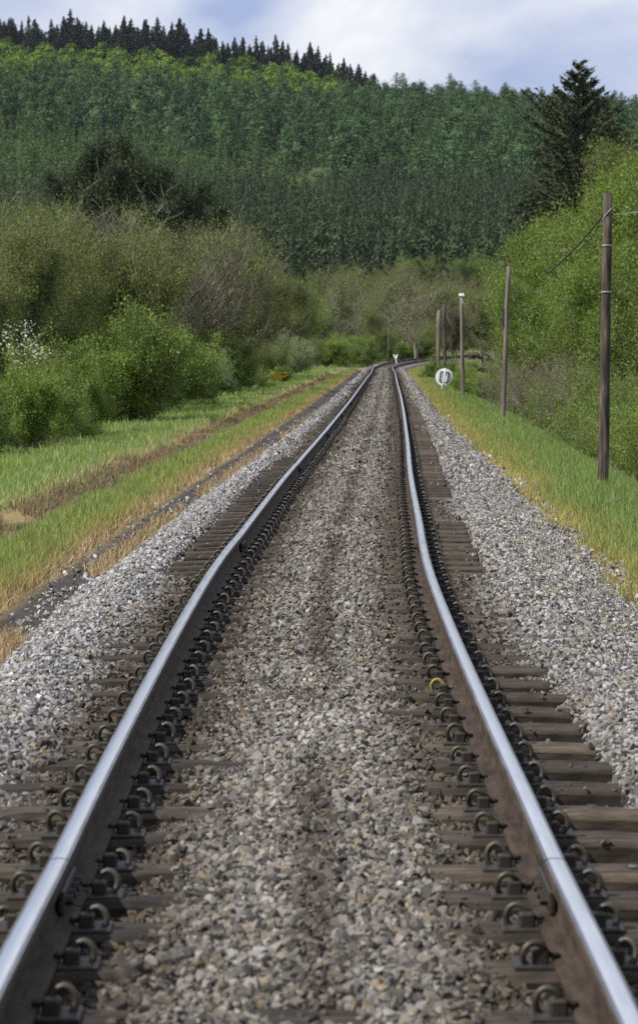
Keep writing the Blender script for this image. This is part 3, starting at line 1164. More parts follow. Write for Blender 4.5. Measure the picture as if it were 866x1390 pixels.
def lib(key):
    """plant kinds, built once and shared: (wood, foliage, height)"""
    if key in LIB: return LIB[key]
    kind, col, v = key
    g = GREENS[col]
    sd = sum(ord(ch) * (i + 3) for i, ch in enumerate(kind + col)) + 1000 * v
    if kind == 'bush':
        r = plant_mesh(sd, bush_cfg(), many_stems(10, 1.6, .75), 30, .085, .048, g, .5)
    elif kind == 'loosebush':
        r = plant_mesh(sd, bush_cfg(nc=[10, 8], trop=[.1, .14, .1]), many_stems(10, 1.9, .6, .016), 9, .08, .045, g, .4)
    elif kind == 'twiggy':
        r = plant_mesh(sd, bush_cfg(nc=[11, 9], trop=[.14, .16, .14], ang=[.45, .5]), many_stems(13, 2.2, .5, .016), 1, .05, .05, g, .4)
    elif kind == 'smalltree':                    # hedgerow tree, several limbs, thin spring leaf
        r = plant_mesh(sd, bush_cfg(ns=[6, 5, 4, 3], nc=[11, 8, 5], wob=[.1, .16, .2, .22], trop=[.06, .10, .08, .05], first=[.2, .15, .15], ang=[.6, .65, .7], rat=[.5, .5, .5], rmin=.007),
                       many_stems(4, 4.6, .38, .07, .3), 9, .14, .07, g, .45)
    elif kind == 'thintree':                     # mostly twig, a haze of buds
        r = plant_mesh(sd, bush_cfg(ns=[6, 5, 4, 3], nc=[12, 8, 6], wob=[.08, .12, .16, .18], trop=[.07, .14, .12, .1], first=[.2, .1, .1], ang=[.5, .5, .55], rat=[.52, .5, .5], rmin=.010),
                       many_stems(5, 4.6, .40, .06, .3), 9, .18, .065, g, .4)
    elif kind == 'baretree':
        r = plant_mesh(sd, bush_cfg(ns=[6, 5, 4, 3], nc=[14, 11, 9], wob=[.07, .09, .12, .16], trop=[.08, .16, .14, .12], first=[.1, .1, .1], ang=[.42, .42, .5], rat=[.55, .5, .48], rmin=.0065),
                       many_stems(8, 4.8, .48, .035, .25), 0, .1, .06, g, .4)
    elif kind == 'gnarly':                       # leafless wide crown with crooked limbs
        r = plant_mesh(sd, bush_cfg(ns=[6, 6, 5, 4], nc=[9, 8, 7], wob=[.10, .22, .28, .3], trop=[.05, .06, .05, .03], first=[.3, .2, .15], ang=[.85, .75, .75], rat=[.62, .52, .5], rmin=.014),
                       many_stems(2, 6.5, .25, .15, .3), 1, .15, .09, g, .4)
    elif kind == 'bigtree':                      # full leafy crown down to the ground
        r = plant_mesh(sd, bush_cfg(ns=[8, 6, 5, 3], nc=[17, 10, 6], wob=[.06, .13, .18, .2], trop=[.05, .07, .03, -.03], first=[.08, .12, .1], ang=[1.0, .75, .75], rat=[.50, .5, .45], rmin=.008, shape=crown_shape),
                       many_stems(2, 7.0, .16, .14, .5), 16, .16, .078, g, .5)
    elif kind == 'pinetree':
        r = plant_mesh(sd, bush_cfg(ns=[8, 6, 4, 2], nc=[16, 8, 6], wob=[.05, .14, .2, .2], trop=[.05, .03, .06, .06], first=[.35, .25, .2], ang=[1.15, .8, .8], rat=[.36, .42, .4], rmin=.012, shape=lambda t, l: (1.15 - .6 * t) if l == 0 else 1),
                       many_stems(1, 10, .06, .2, .1), 24, .18, .17, g, .5, .3, 'dark_bark')
    LIB[key] = r
    return r


def at(px, Z):
    return (px - 433.0) * Z / F_PX


def plant(name, key, px, Z, top, label, cat, group=None, wide=1.0, rz=None, sink=0.0, parts=('stem', 'foliage')):
    x = at(px, Z)
    zb = float(ground_z(x, Z)) - .05 - sink
    ztop = CAM_H + (Y_HOR - top) * Z / F_PX
    wood, fol, hh = lib(key)
    s = (ztop - zb) / (hh * 1.03)
    e = empty(name, (x, Z, zb), random.uniform(0, 6.28) if rz is None else rz, (s * wide, s * wide, s))
    tag(e, label, cat, group)
    obj(parts[0], wood, e)
    if fol: obj(parts[1], fol, e)
    return e


def z_line(px, off):
    """distance at which a place off metres left of the line is seen at px"""
    Zs_ = np.arange(40, 560, .5)
    f_ = at(px, Zs_) - (cx(Zs_) - off)
    hit = np.nonzero(f_ <= 0)[0]
    return float(Zs_[hit[0]]) if len(hit) else 560.0


TK = 'shrubs and small trees of the left thicket'
left_near = [
    # px, dist, top, kind, label
    (-18, 62, 505, ('bush', 'mid', 1), 1.0, 'dark leafy shrub at the near end of the left thicket, cut by the photo edge'),
    (36, 67, 452, ('bush', 'fresh', 2), .75, 'white blossoming shrub near the photo edge above the left verge'),
    (30, 64, 520, ('bush', 'mid', 2), .95, 'low dark shrub under the white blossoming shrub'),
    (112, 68, 462, ('bush', 'fresh', 1), .95, 'yellow-green leafy shrub just right of the white blossoming shrub'),
    (85, 66, 525, ('loosebush', 'mid', 1), 1.1, 'straggly low shrub with bare stems at the edge of the left verge'),
    (165, 74, 475, ('bush', 'fresh', 2), 1.1, 'rounded mid green shrub overhanging the left verge'),
    (172, 82, 395, ('bush', 'mid', 3), .8, 'tall deep green shrub rising behind the rounded verge shrub'),
    (215, 84, 440, ('bush', 'fresh', 3), .95, 'full leafy green shrub halfway along the left verge'),
    (225, 80, 500, ('bush', 'mid', 1), 1.1, 'small dark green shrub at the verge below a taller leafy one'),
    (268, 97, 462, ('bush', 'pale', 2), .9, 'grey-green pale leaved shrub in the middle of the verge row'),
    (262, 92, 520, ('bush', 'mid', 2), 1.3, 'low green clump at the foot of the pale leaved shrub'),
    (305, 110, 478, ('bush', 'mid', 3), 1.0, 'green shrub just beyond the pale leaved shrub'),
    (338, 124, 478, ('bush', 'fresh', 1), 1.1, 'bright low shrub before the yellow gorse'),
    (350, 140, 497, ('bush', 'fresh', 2), 1.2, 'small green mound beside the yellow gorse'),
    (398, 158, 488, ('bush', 'fresh', 3), 1.0, 'small vivid green bush just past the yellow gorse'),
    (398, 185, 446, ('bush', 'pale', 3), 1.0, 'large pale green rounded bush beyond the yellow gorse'),
    (372, 175, 452, ('loosebush', 'olive', 1), 1.0, 'dull olive bush leaning beside the large pale green bush'),
    (428, 205, 448, ('loosebush', 'olive', 2), 1.1, 'brownish olive bush between the pale bush and the bend'),
    (462, 235, 448, ('bush', 'fresh', 1), 1.1, 'broad bright green bush near where the track bends'),
    (487, 262, 455, ('bush', 'mid', 2), 1.1, 'dark green bush at the far end of the left verge'),
    (142, 80, 415, ('bush', 'fresh', 2), .9, 'tall spring green shrub in the second row, left of the big bare tree'),
    (190, 90, 425, ('bush', 'mid', 1), .95, 'deep green shrub in the second row straight below the big bare tree'),
    (238, 100, 428, ('loosebush', 'fresh', 1), 1.0, 'loose light green shrub in the second row above the pale leaved shrub'),
    (285, 110, 440, ('bush', 'mid', 2), 1.0, 'rounded green shrub in the second row right of the pale leaved shrub'),
    (330, 120, 448, ('loosebush', 'mid', 3), 1.1, 'loose green shrub in the second row above the yellow gorse'),
    (70, 72, 430, ('loosebush', 'fresh', 3), 1.0, 'tall loose shrub directly behind the white blossoming shrub'),
    (443, 250, 470, ('bush', 'mid', 3), 1.2, 'low dark bush at the verge edge near the bend'),
]
for i, (px, Z, top, key, wd, lab) in enumerate(left_near):
    Z = max(Z, z_line(px, 6.5 + .25 * (i % 3)))
    plant('shrub', key, px, Z, top, lab, 'shrub', TK, wd)

left_mid = [
    (-10, 78, 300, ('smalltree', 'olive', 1), 1.0, 'olive hedgerow tree half outside the photo at far left'),
    (38, 92, 240, ('thintree', 'olive', 1), .9, 'tall twiggy tree with bare branch tips against the conifers at far left'),
    (62, 80, 372, ('smalltree', 'mid', 1), 1.0, 'leafy green small tree above the white blossoming shrub'),
    (5, 105, 232, ('thintree', 'olive', 2), .9, 'grey-olive thin tree at the very left edge, behind the taller shrubs'),
    (100, 98, 275, ('smalltree', 'olive', 2), .8, 'olive small tree in the second row, left of the big bare tree'),
    (128, 90, 352, ('smalltree', 'mid', 2), .75, 'mid green small tree in front of the big bare tree at its left'),
    (165, 112, 268, ('thintree', 'olive', 3), .85, 'sparse twiggy tree touching the left side of the big bare tree'),
    (190, 98, 372, ('smalltree', 'olive', 3), .7, 'light olive small tree below the branches of the big bare tree'),
    (206, 112, 236, ('baretree', 'brown', 1), 1.5, 'big bare fan-shaped tree with tan twigs above the left thicket'),
    (262, 150, 268, ('thintree', 'olive', 3), 1.0, 'grey-olive twiggy tree close behind the right side of the big bare one'),
    (262, 118, 345, ('smalltree', 'dark', 1), .75, 'dark green young tree standing before the bare trees'),
    (238, 106, 405, ('smalltree', 'mid', 3), .8, 'green small tree under the dark young tree'),
    (300, 150, 282, ('thintree', 'olive', 1), .9, 'olive-brown tree right of the bare trees with misty twigs'),
    (292, 135, 375, ('smalltree', 'olive', 2), .8, 'olive small tree in the lower row right of the dark young tree'),
    (332, 172, 296, ('thintree', 'brown', 1), .9, 'reddish brown budding tree along the thicket top'),
    (322, 150, 388, ('smalltree', 'mid', 1), .8, 'dark leafy small tree above the bright low shrub'),
    (358, 190, 328, ('smalltree', 'olive', 1), .8, 'yellow-olive tree on the descending edge of the thicket'),
    (352, 165, 405, ('thintree', 'olive', 2), .9, 'grey twiggy small tree above the yellow gorse'),
    (386, 220, 352, ('thintree', 'olive', 3), .9, 'slim olive tree near the lower end of the thicket top'),
    (388, 205, 418, ('smalltree', 'dark', 1), .8, 'dark small tree behind the large pale green bush'),
    (412, 245, 378, ('smalltree', 'fresh', 1), .8, 'fresh green small tree where the thicket meets the woods'),
    (432, 275, 405, ('smalltree', 'olive', 3), .8, 'last olive small tree of the thicket before the bend'),
]
for i, (px, Z, top, key, wd, lab) in enumerate(left_mid):
    Z = max(Z, z_line(px, 8.4 + .5 * (i % 3)))
    plant('small_tree', key, px, Z, top, lab, 'tree', TK, wd, parts=('trunk', 'crown'))

# white blossom on the hawthorn-like shrub
rng = np.random.default_rng(77)
b0 = [o for o in bpy.data.objects if o.get('label', '').startswith('white blossoming')][0]
tips = []
for (px_, py_) in [(12, 448), (22, 452), (40, 440), (38, 450), (36, 460), (44, 462), (52, 470), (30, 470), (58, 478), (20, 480), (48, 482), (64, 486), (28, 492), (8, 470)]:
    p = np.array([at(px_, 66.3), 66.3, CAM_H + (Y_HOR - py_) * 66.3 / F_PX]) - np.array(b0.location)
    for q in range(7): tips.append((*(p + rng.normal(0, .06, 3)), 0, 0, 1))
v, f, c = leaves(rng, tips, 3, .05, .042, ((.42, .46, .34), (.60, .63, .52)), .3, .7)
bo = obj('blossom', mesh_np('blossom', v, f, [M['leaf']], cols=c), b0)
sc_, rz_ = b0.scale.copy(), b0.rotation_euler.z
bo.rotation_euler = (0, 0, -rz_)
bo.scale = (1 / sc_[0], 1 / sc_[0], 1 / sc_[2])

# gorse
ZG = z_line(381, 5.6)
gz = at(381, ZG)
ge = empty('gorse_bush', (gz, ZG, float(ground_z(gz, ZG)) - .05))
tag(ge, 'small gorse bush in yellow flower at the left verge', 'gorse')
w_, f_, h_ = lib(('bush', 'mid', 1))
s_ = 1.15 / h_
ge.scale = (s_ * 1.1, s_ * 1.1, s_)
obj('stem', w_, ge)
obj('foliage', f_, ge)
tips = [(*rng.normal((0, -.5, 1.15), (.62, .3, .32)), 0, 0, 1) for q in range(60)]
v, f, c = leaves(rng, tips, 5, .07, .11, ((.62, .36, .02), (.75, .48, .03)), .3, .8)
obj('flower', mesh_np('flower', v, f, [M['leaf']], cols=c), ge)

# dark pines behind the thicket
for (px, Z, top, v_, wd, lab) in [
    (150, 205, 176, 1, .85, 'tall dark ragged pine behind the left thicket'),
    (192, 215, 206, 2, 1.0, 'dark pine with flat spreading crown, right of the tallest pine'),
    (118, 220, 222, 2, .9, 'low dark pine left of the tallest pine'),
    (270, 225, 238, 1, .7, 'small dark pine top showing behind the bare tree'),
]:
    plant('pine_tree', ('pinetree', 'pine', v_), px, Z, top, lab, 'pine', 'dark pines behind the left thicket', wd, parts=('trunk', 'crown'))

# woods beyond the bend
WB = 'spring woodland beyond the bend'
woods = [
    (392, 330, 372, ('thintree', 'olive', 1), 'olive tree at the left end of the woods beyond the bend'),
    (422, 350, 362, ('smalltree', 'pale', 1), 'pale green leafing tree at the left of the woods'),
    (440, 420, 350, ('thintree', 'olive', 2), 'tall olive budding tree in the back row, above the pale leafing tree'),
    (455, 380, 380, ('gnarly', 'olive', 1), 'grey bare tree left of the track bend'),
    (470, 440, 352, ('thintree', 'brown', 1), 'brown budding tree under the dark spruce edge, left of the bend'),
    (487, 400, 372, ('gnarly', 'olive', 2), 'slender grey bare tree straight above the track'),
    (500, 470, 350, ('thintree', 'olive', 3), 'olive back row tree straight above the track'),
    (505, 385, 395, ('smalltree', 'olive', 1), 'small olive tree above the end of the left rail'),
    (520, 430, 368, ('smalltree', 'olive', 2), 'yellow-olive tree left of the widest bare tree'),
    (545, 410, 362, ('gnarly', 'olive', 1), 'widest grey bare tree in the middle of the woods'),
    (532, 480, 350, ('thintree', 'brown', 2), 'reddish tree top behind the widest bare tree'),
    (565, 395, 378, ('gnarly', 'olive', 2), 'grey bare tree right of the widest one'),
    (566, 490, 352, ('thintree', 'brown', 1), 'rust brown tree top right of the centre'),
    (590, 450, 366, ('thintree', 'olive', 1), 'olive tree behind the paired poles'),
    (600, 500, 362, ('thintree', 'brown', 2), 'brown tree in the back row behind the paired poles'),
    (615, 420, 395, ('thintree', 'brown', 1), 'low brown twiggy tree left of the white-capped pole'),
    (640, 470, 372, ('thintree', 'olive', 2), 'misty olive tree right of the white-capped pole'),
    (655, 430, 388, ('smalltree', 'olive', 3), 'olive leafed tree between the white-capped pole and the tilted pole'),
    (672, 480, 372, ('thintree', 'brown', 2), 'brown tree at the left of the tilted pole top'),
    (700, 440, 372, ('thintree', 'olive', 3), 'olive tree just right of the tilted pole top'),
    (720, 500, 362, ('thintree', 'olive', 1), 'last olive tree of the woods, before the bright willows'),
]
for (px, Z, top, key, lab) in woods:
    plant('woodland_tree', key, px, Z, top, lab, 'tree', WB, 1.05, parts=('trunk', 'crown'))
for (px, Z, top, key, wd, lab) in [
    (500, 330, 455, ('bush', 'mid', 1), 1.3, 'dark green bush behind the thin pole at the bend'),
    (540, 400, 450, ('bush', 'fresh', 2), 1.3, 'green bush behind the white marker post'),
    (572, 420, 452, ('bush', 'mid', 2), 1.3, 'dense green bush left of the paired poles'),
    (520, 420, 440, ('bush', 'mid', 3), 1.2, 'dark leafy bush above the track at the bend'),
    (560, 440, 432, ('bush', 'fresh', 3), 1.2, 'bright bush under the widest bare tree'),
    (650, 560, 455, ('bush', 'mid', 1), 1.4, 'dark bush behind the far right stretch of track'),
    (690, 560, 452, ('bush', 'olive', 2), 1.4, 'olive bush at the right end of the far stretch of track'),
    (620, 540, 450, ('bush', 'mid', 2), 1.4, 'green bush behind the white-capped pole'),
    (474, 340, 452, ('bush', 'fresh', 3), 1.3, 'pale fresh bush left of the thin pole'),
    (600, 205, 482, ('bush', 'bright', 1), 1.15, 'light yellow-green bush around the feet of the paired poles'),
    (584, 225, 484, ('bush', 'fresh', 1), 1.0, 'rounded green bush at the right end of the visible rail'),
    (632, 152, 492, ('bush', 'fresh', 2), 1.0, 'vivid green bush behind the round white sign'),
    (652, 148, 505, ('bush', 'fresh', 3), .9, 'lower vivid green bush right of the round white sign'),
    (622, 175, 484, ('bush', 'bright', 2), 1.0, 'sunlit bush at the foot of the white-capped pole'),
]:
    plant('bush', key, px, Z, top, lab, 'bush', None, wd)

# right side: bright green trees and thin shrubs below the embankment
RG = 'leafy trees below the right embankment'
for (px, Z, top, key, wd, lab) in [
    (742, 150, 292, ('bigtree', 'acid', 1), .80, 'bright yellow-green tree at the left end of the right hand trees'),
    (775, 165, 252, ('bigtree', 'acid', 2), .85, 'tall bright green tree below the spruce'),
    (824, 150, 226, ('bigtree', 'acid', 3), .85, 'tallest bright green tree, behind the near pole'),
    (876, 128, 190, ('bigtree', 'acid', 1), .85, 'large bright green tree at the right edge'),
    (850, 200, 178, ('bigtree', 'olive', 2), .75, 'dull olive tree rising behind the bright trees at the right edge'),
    (716, 185, 325, ('bigtree', 'bright', 2), .75, 'low bright tree next to the tilted pole'),
    (760, 120, 352, ('bigtree', 'bright', 3), .85, 'smaller bright tree in front, between the two nearest poles'),
    (810, 112, 322, ('bigtree', 'acid', 2), .85, 'front bright tree just left of the near pole'),
    (868, 100, 300, ('bigtree', 'bright', 1), .85, 'front bright tree right of the near pole'),
    (786, 135, 300, ('bigtree', 'bright', 3), .8, 'middle bright tree filling the gap between the tall trees'),
]:
    plant('leafy_tree', key, px, Z, top, lab, 'tree', RG, wd, parts=('trunk', 'crown'))
RS = 'thin shrubs along the right embankment foot'
for (px, Z, top, key, wd, lab) in [
    (668, 128, 492, ('twiggy', 'olive', 1), 1.2, 'grey twiggy shrub left of the tilted pole'),
    (692, 118, 478, ('twiggy', 'olive', 2), 1.1, 'bare stemmed shrub right beside the tilted pole'),
    (715, 108, 470, ('twiggy', 'brown', 3), 1.1, 'brown twiggy shrub a step right of the tilted pole'),
    (738, 98, 502, ('loosebush', 'bright', 1), 1.1, 'yellow-green loose shrub between the tilted and near poles'),
    (762, 92, 482, ('twiggy', 'olive', 1), 1.1, 'thin grey shrub left of the near pole'),
    (790, 82, 520, ('loosebush', 'fresh', 2), 1.1, 'light green shrub just left of the near pole'),
    (836, 72, 486, ('loosebush', 'bright', 3), 1.0, 'leafy shrub just right of the near pole'),
    (866, 64, 520, ('loosebush', 'fresh', 1), 1.1, 'green shrub at the right photo edge'),
    (812, 76, 545, ('loosebush', 'olive', 2), 1.2, 'low olive shrub behind the near pole base'),
    (846, 66, 560, ('twiggy', 'olive', 3), 1.2, 'low twiggy shrub right of the near pole base'),
    (700, 125, 440, ('twiggy', 'olive', 3), 1.2, 'tall grey thin shrub behind the tilted pole base'),
    (742, 110, 452, ('twiggy', 'brown', 2), 1.2, 'tall misty shrub below the smaller bright tree'),
    (776, 100, 462, ('twiggy', 'brown', 1), 1.2, 'brown twiggy shrub below the front bright trees'),
    (826, 88, 462, ('loosebush', 'olive', 3), 1.1, 'taller leafy shrub behind the near pole'),
    (872, 80, 452, ('loosebush', 'bright', 1), 1.1, 'taller leafy shrub right of the near pole, at the photo edge'),
]:
    plant('shrub', key, px, Z, top, lab, 'shrub', RS, wd)


# ------------------------------------------------------------------ conifers
def conifer(seed, h, rad, nw, nb, ns, cols, droop=.25, power=.8, base=.08, width=.12, gaps=0.0, up_tip=0.0, lump=.25):
    """trunk + whorls of branches built from narrow needle sprays; (verts, faces, cols, n_trunk_faces)"""
    rng = np.random.default_rng(seed)
    V, F, C = [], [], []
    P, D, L, W, CC = [], [], [], [], []
    for w in range(nw):
        t = (w + rng.random() * .8) / nw
        z = h * (base + (1 - base) * t)
        rr = rad * (1 - t) ** power * rng.uniform(1 - lump, 1 + lump) + rad * .04
        a0 = rng.uniform(0, 6.28)
        for b in range(nb):
            if rng.random() < gaps: continue
            az = a0 + 6.283 * (b + rng.uniform(-.3, .3)) / nb
            out = np.array([math.cos(az), math.sin(az), 0])
            bl = rr * rng.uniform(.7, 1.12)
            sh = rng.uniform(.75, 1.25)
            for s in range(ns):
                q = (s + .6) / ns
                p = np.array([0, 0, z]) + out * bl * q * .9 + UP * (-droop * bl * q + up_tip * bl * q * q)
                d = unit(out + rng.normal(0, .42, 3) - UP * .15)
                P.append(p)
                D.append(d)
                L.append(bl * (.55 if ns < 4 else 1.6 / ns) * rng.uniform(.8, 1.2))
                W.append(width * rad * rng.uniform(.7, 1.3) * (1 - .4 * t))
                CC.append(sh)
    P, D, L, W, CC = np.array(P), np.array(D), np.array(L)[:, None], np.array(W)[:, None], np.array(CC)
    nrm = unit(rng.normal(0, 1, P.shape) + UP * .25)
    B = unit(np.cross(nrm, D))
    a = P - D * L * .3
    v = np.stack([a, P + B * W - UP * W * .5, P + D * L * .7, P - B * W - UP * W * .5], 1).reshape(-1, 3)
    f = np.arange(len(v)).reshape(-1, 4)
    c = mix3(cols[0], cols[1], rng.random(len(P))) * CC[:, None]
    c = np.repeat(c, 4, 0)
    tv, tf = tubes([(0, 0, -.5, 0, 0, h * .5, rad * .07, rad * .045, 0), (0, 0, h * .5, 0, 0, h * .98, rad * .045, rad * .01, 0)], 5)
    return v, f, c, tv, tf


def conifer_mesh(name, *a, **k):
    v, f, c, tv, tf = conifer(*a, **k)
    V = np.concatenate([v, tv])
    me = mesh_np(name, V, [f, tf + len(v)], [M['needle'], M['dark_bark']], [0] * len(f) + [1] * len(tf), np.concatenate([c, np.full((len(tv), 3), .05)]))
    return me


def conifer_proto(*a, **k):
    v, f, c, tv, tf = conifer(*a, **k)
    return (np.concatenate([v, tv]), [np.concatenate([f, tf + len(v)])], 0, np.concatenate([c, np.full((len(tv), 3), .05)]))


# the lone spruce above the right hand trees
Zs = 300.0
xs_ = at(783, Zs)
e = empty('spruce_tree', (xs_, Zs, float(ground_z(xs_, Zs)) - .1))
tag(e, 'tall lone dark spruce with open branches standing above the bright trees', 'spruce')
top = CAM_H + (Y_HOR - 84) * Zs / F_PX
hh = top - e.location.z
def big_spruce(seed, h, Rm, nbr):
    rng = np.random.default_rng(seed)
    P, D, L, W, CC, segs = [], [], [], [], [], []
    for b in range(nbr):
        t = rng.random() ** .95
        t = min((round(t * 24) + rng.normal(0, .16)) / 24.4, .995)
        t = max(t, 0.0)
        az = rng.uniform(0, 6.283)
        env = min(Rm * (1 - t) ** .50, .3 + 17 * (1 - t)) * (.48 + 1.0 * float(fbm(np.array(az * 1.1), np.array(t * 9.), seed, 2)))
        bl = max(env * rng.uniform(.75, 1.1), .25)
        out = np.array([math.cos(az), math.sin(az), 0])
        z0 = h * (.08 + .915 * t)
        a_, b_ = -.42 + .85 * t + rng.normal(0, .08), .34
        sh = rng.uniform(.7, 1.3)
        pr = np.array([0, 0, z0])
        for q in np.linspace(.2, 1, 5):
            p = np.array([0, 0, z0]) + out * bl * q + UP * bl * (a_ * q + b_ * q * q)
            segs.append((*pr, *p, .05 * (1.15 - q), .05 * (1 - q * .9), 0))
            pr = p
        ns = int(7 + bl * 5.5)
        for k_ in range(ns):
            q = .18 + .85 * (k_ + rng.random()) / ns
            p = np.array([0, 0, z0]) + out * bl * q + UP * bl * (a_ * q + b_ * q * q)
            lat = np.cross(UP, out) * rng.normal(0, .8)
            d = unit(out * .7 + lat + UP * (rng.normal(-.25, .3) + .55 * t))
            P.append(p + rng.normal(0, .08, 3))
            D.append(d)
            L.append(rng.uniform(.45, .95) * (1 - .35 * t))
            W.append(rng.uniform(.10, .2) * (1 - .3 * t))
            CC.append(sh)
    P, D, L, W, CC = np.array(P), np.array(D), np.array(L)[:, None], np.array(W)[:, None], np.array(CC)
    B = unit(np.cross(unit(rng.normal(0, 1, P.shape)), D))
    v = np.stack([P - D * L * .3, P + B * W - UP * W * .6, P + D * L * .7, P - B * W - UP * W * .6], 1).reshape(-1, 3)
    c = mix3((.022, .034, .013), (.05, .06, .022), rng.random(len(P))) * CC[:, None]
    tv, tf = tubes([(0, 0, -.5, 0, 0, h * .5, .34, .22, 0), (0, 0, h * .5, 0, 0, h * .995, .22, .02, 0)], 8)
    bv, bf = tubes(segs, 3)
    return v, np.arange(len(v)).reshape(-1, 4), np.repeat(c, 4, 0), np.concatenate([tv, bv]), np.concatenate([tf, bf + len(tv)])


v, f, c, tv, tf = big_spruce(4242, hh, 8.2, 640)
obj('crown', mesh_np('crown', v, f, [M['needle']], cols=c), e)
obj('trunk', mesh_np('trunk', tv, tf, [M['dark_bark']]), e)
xs2 = at(838, 330)
for (px, Z, top, wd, lab) in [(815, 335, 168, .8, 'shorter dark spruce hidden behind the right flank of the lone spruce'), (745, 330, 250, .8, 'low dark spruce at the left foot of the lone spruce')]:
    x = at(px, Z)
    zb = float(ground_z(x, Z)) - .1
    hh2 = CAM_H + (Y_HOR - top) * Z / F_PX - zb
    e2 = empty('spruce_tree', (x, Z, zb))
    tag(e2, lab, 'spruce')
    v, f, c, tv, tf = big_spruce(int(px), hh2, 5.6, 260)
    obj('crown', mesh_np('crown', v, f, [M['needle']], cols=c), e2)
    obj('trunk', mesh_np('trunk', tv, tf, [M['dark_bark']]), e2)


# ------------------------------------------------------------------ the forest on the hill
def grid_pts(rng, x0, x1, y0, y1, sp, jit=.35, ky=1.0):
    gx = np.arange(x0, x1, sp)
    gy = np.arange(y0, y1, sp * ky)
    X, Y = np.meshgrid(gx, gy)
    X = X + (np.arange(len(gy)) % 2)[:, None] * sp * .5
    return (X + rng.uniform(-jit, jit, X.shape) * sp).ravel(), (Y + rng.uniform(-jit, jit, X.shape) * sp * ky).ravel()


def round_crown(seed, cols, n_cl=90, per=28):
    """far broadleaf / larch crown: leaf clumps through an egg-shaped volume, unit height"""
    rng = np.random.default_rng(seed)
    ph = rng.uniform(0, 6.28, n_cl)
    t = rng.random(n_cl)
    rr = .27 * np.sin(np.pi * (.16 + .82 * t)) ** .9 * np.sqrt(rng.uniform(.3, 1, n_cl))
    cc = np.stack([rr * np.cos(ph), rr * np.sin(ph), .22 + .74 * t, 0 * t, 0 * t, 0 * t], -1)
    g_ = rng.uniform(.74, 1.22)
    cols = tuple(tuple(k_ * g_ for k_ in q_) for q_ in cols)
    v, f, c = leaves(rng, cc, per, .030, .033, cols, .5, .7, centre=(0, 0, .45))
    tv, tf = tubes([(0, 0, -.05, 0, 0, .8, .018, .006, 0)], 5)
    return v, f, c, tv, tf


def far_mesh(name, t):
    v, f, c, tv, tf = t
    return mesh_np(name, np.concatenate([v, tv]), [f, tf + len(v)], [M['needle'], M['dark_bark']], [0] * len(f) + [1] * len(tf), np.concatenate([c, np.full((len(tv), 3), .05)]))


def far_proto(t):
    v, f, c, tv, tf = t
    return (np.concatenate([v, tv]), [np.concatenate([f, tf + len(v)])], 0, np.concatenate([c, np.full((len(tv), 3), .05)]))


SPR_SHADED = ((.030, .052, .020), (.054, .084, .030))  # spruce green kept low to carry the cloud shade over this slope
LAR = ((.036, .078, .026), (.064, .118, .038))
LIT = ((.055, .105, .026), (.085, .145, .040))
DEC = ((.115, .195, .022), (.165, .25, .036))
RID = ((.008, .015, .010), (.018, .028, .018))


def forest(kind, protos, pts, hts, wide, label, cat, group, n_ind, mass_name, mass_label, near_order):
    """the n_ind trees that show largest become objects, the rest one mass"""
    rng = np.random.default_rng(len(pts) + 7)
    idx = np.argsort(near_order)
    pick = rng.integers(0, len(protos), len(pts))
    meshes = [far_mesh(kind, p) for p in protos]
    for i in idx[:n_ind]:
        o = bpy.data.objects.new(kind, meshes[pick[i]])
        COL.objects.link(o)
        o.location = pts[i]
        o.rotation_euler = (0, 0, rng.uniform(0, 6.28))
        w = hts[i] * wide * rng.uniform(.85, 1.15)
        o.scale = (w, w, hts[i])
        tag(o, label, cat, group)
    rest = idx[n_ind:]
    if len(rest):
        s = hts[rest]
        w = s * wide * rng.uniform(.85, 1.15, len(rest))
        rot = np.zeros((len(rest), 3))
        rot[:, 2] = rng.uniform(0, 6.28, len(rest))
        o = scatter(mass_name, [far_proto(p) for p in protos], pts[rest], rot, np.stack([w, w, s], -1), pick[rest], np.full((len(rest), 3), .1), [M['needle']])
        tag(o, mass_label, 'forest')


def on_hill(x, y):
    return np.stack([x, y, ground_z(x, y) - .3], -1)


rng = np.random.default_rng(808)
# spruce plantation on the lower slope, cloud shade put into its dark green
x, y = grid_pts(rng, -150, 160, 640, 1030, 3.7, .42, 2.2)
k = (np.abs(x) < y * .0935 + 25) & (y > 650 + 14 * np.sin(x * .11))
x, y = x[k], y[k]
ps = [conifer(500 + i, 1, .165, 34, 2, 4, tuple(tuple(q * (.72, 1.0, 1.25, .9)[i] for q in w) for w in SPR_SHADED), droop=.35, power=.75, base=.08, width=.17) for i in range(4)]
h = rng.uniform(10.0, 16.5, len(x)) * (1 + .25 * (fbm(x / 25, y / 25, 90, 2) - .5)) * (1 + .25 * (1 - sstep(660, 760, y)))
forest('plantation_spruce', ps, on_hill(x, y), h, 1.0, 'pointed spruce, cloud shade put into its dark green, in the plantation at the foot of the hill', 'spruce', 'plantation spruces on the lower hill', 300, 'spruce_plantation',
       'spruce plantation, cloud shade put into its dark green, covering the lower slope of the hill', y + .6 * np.abs(x - 20))
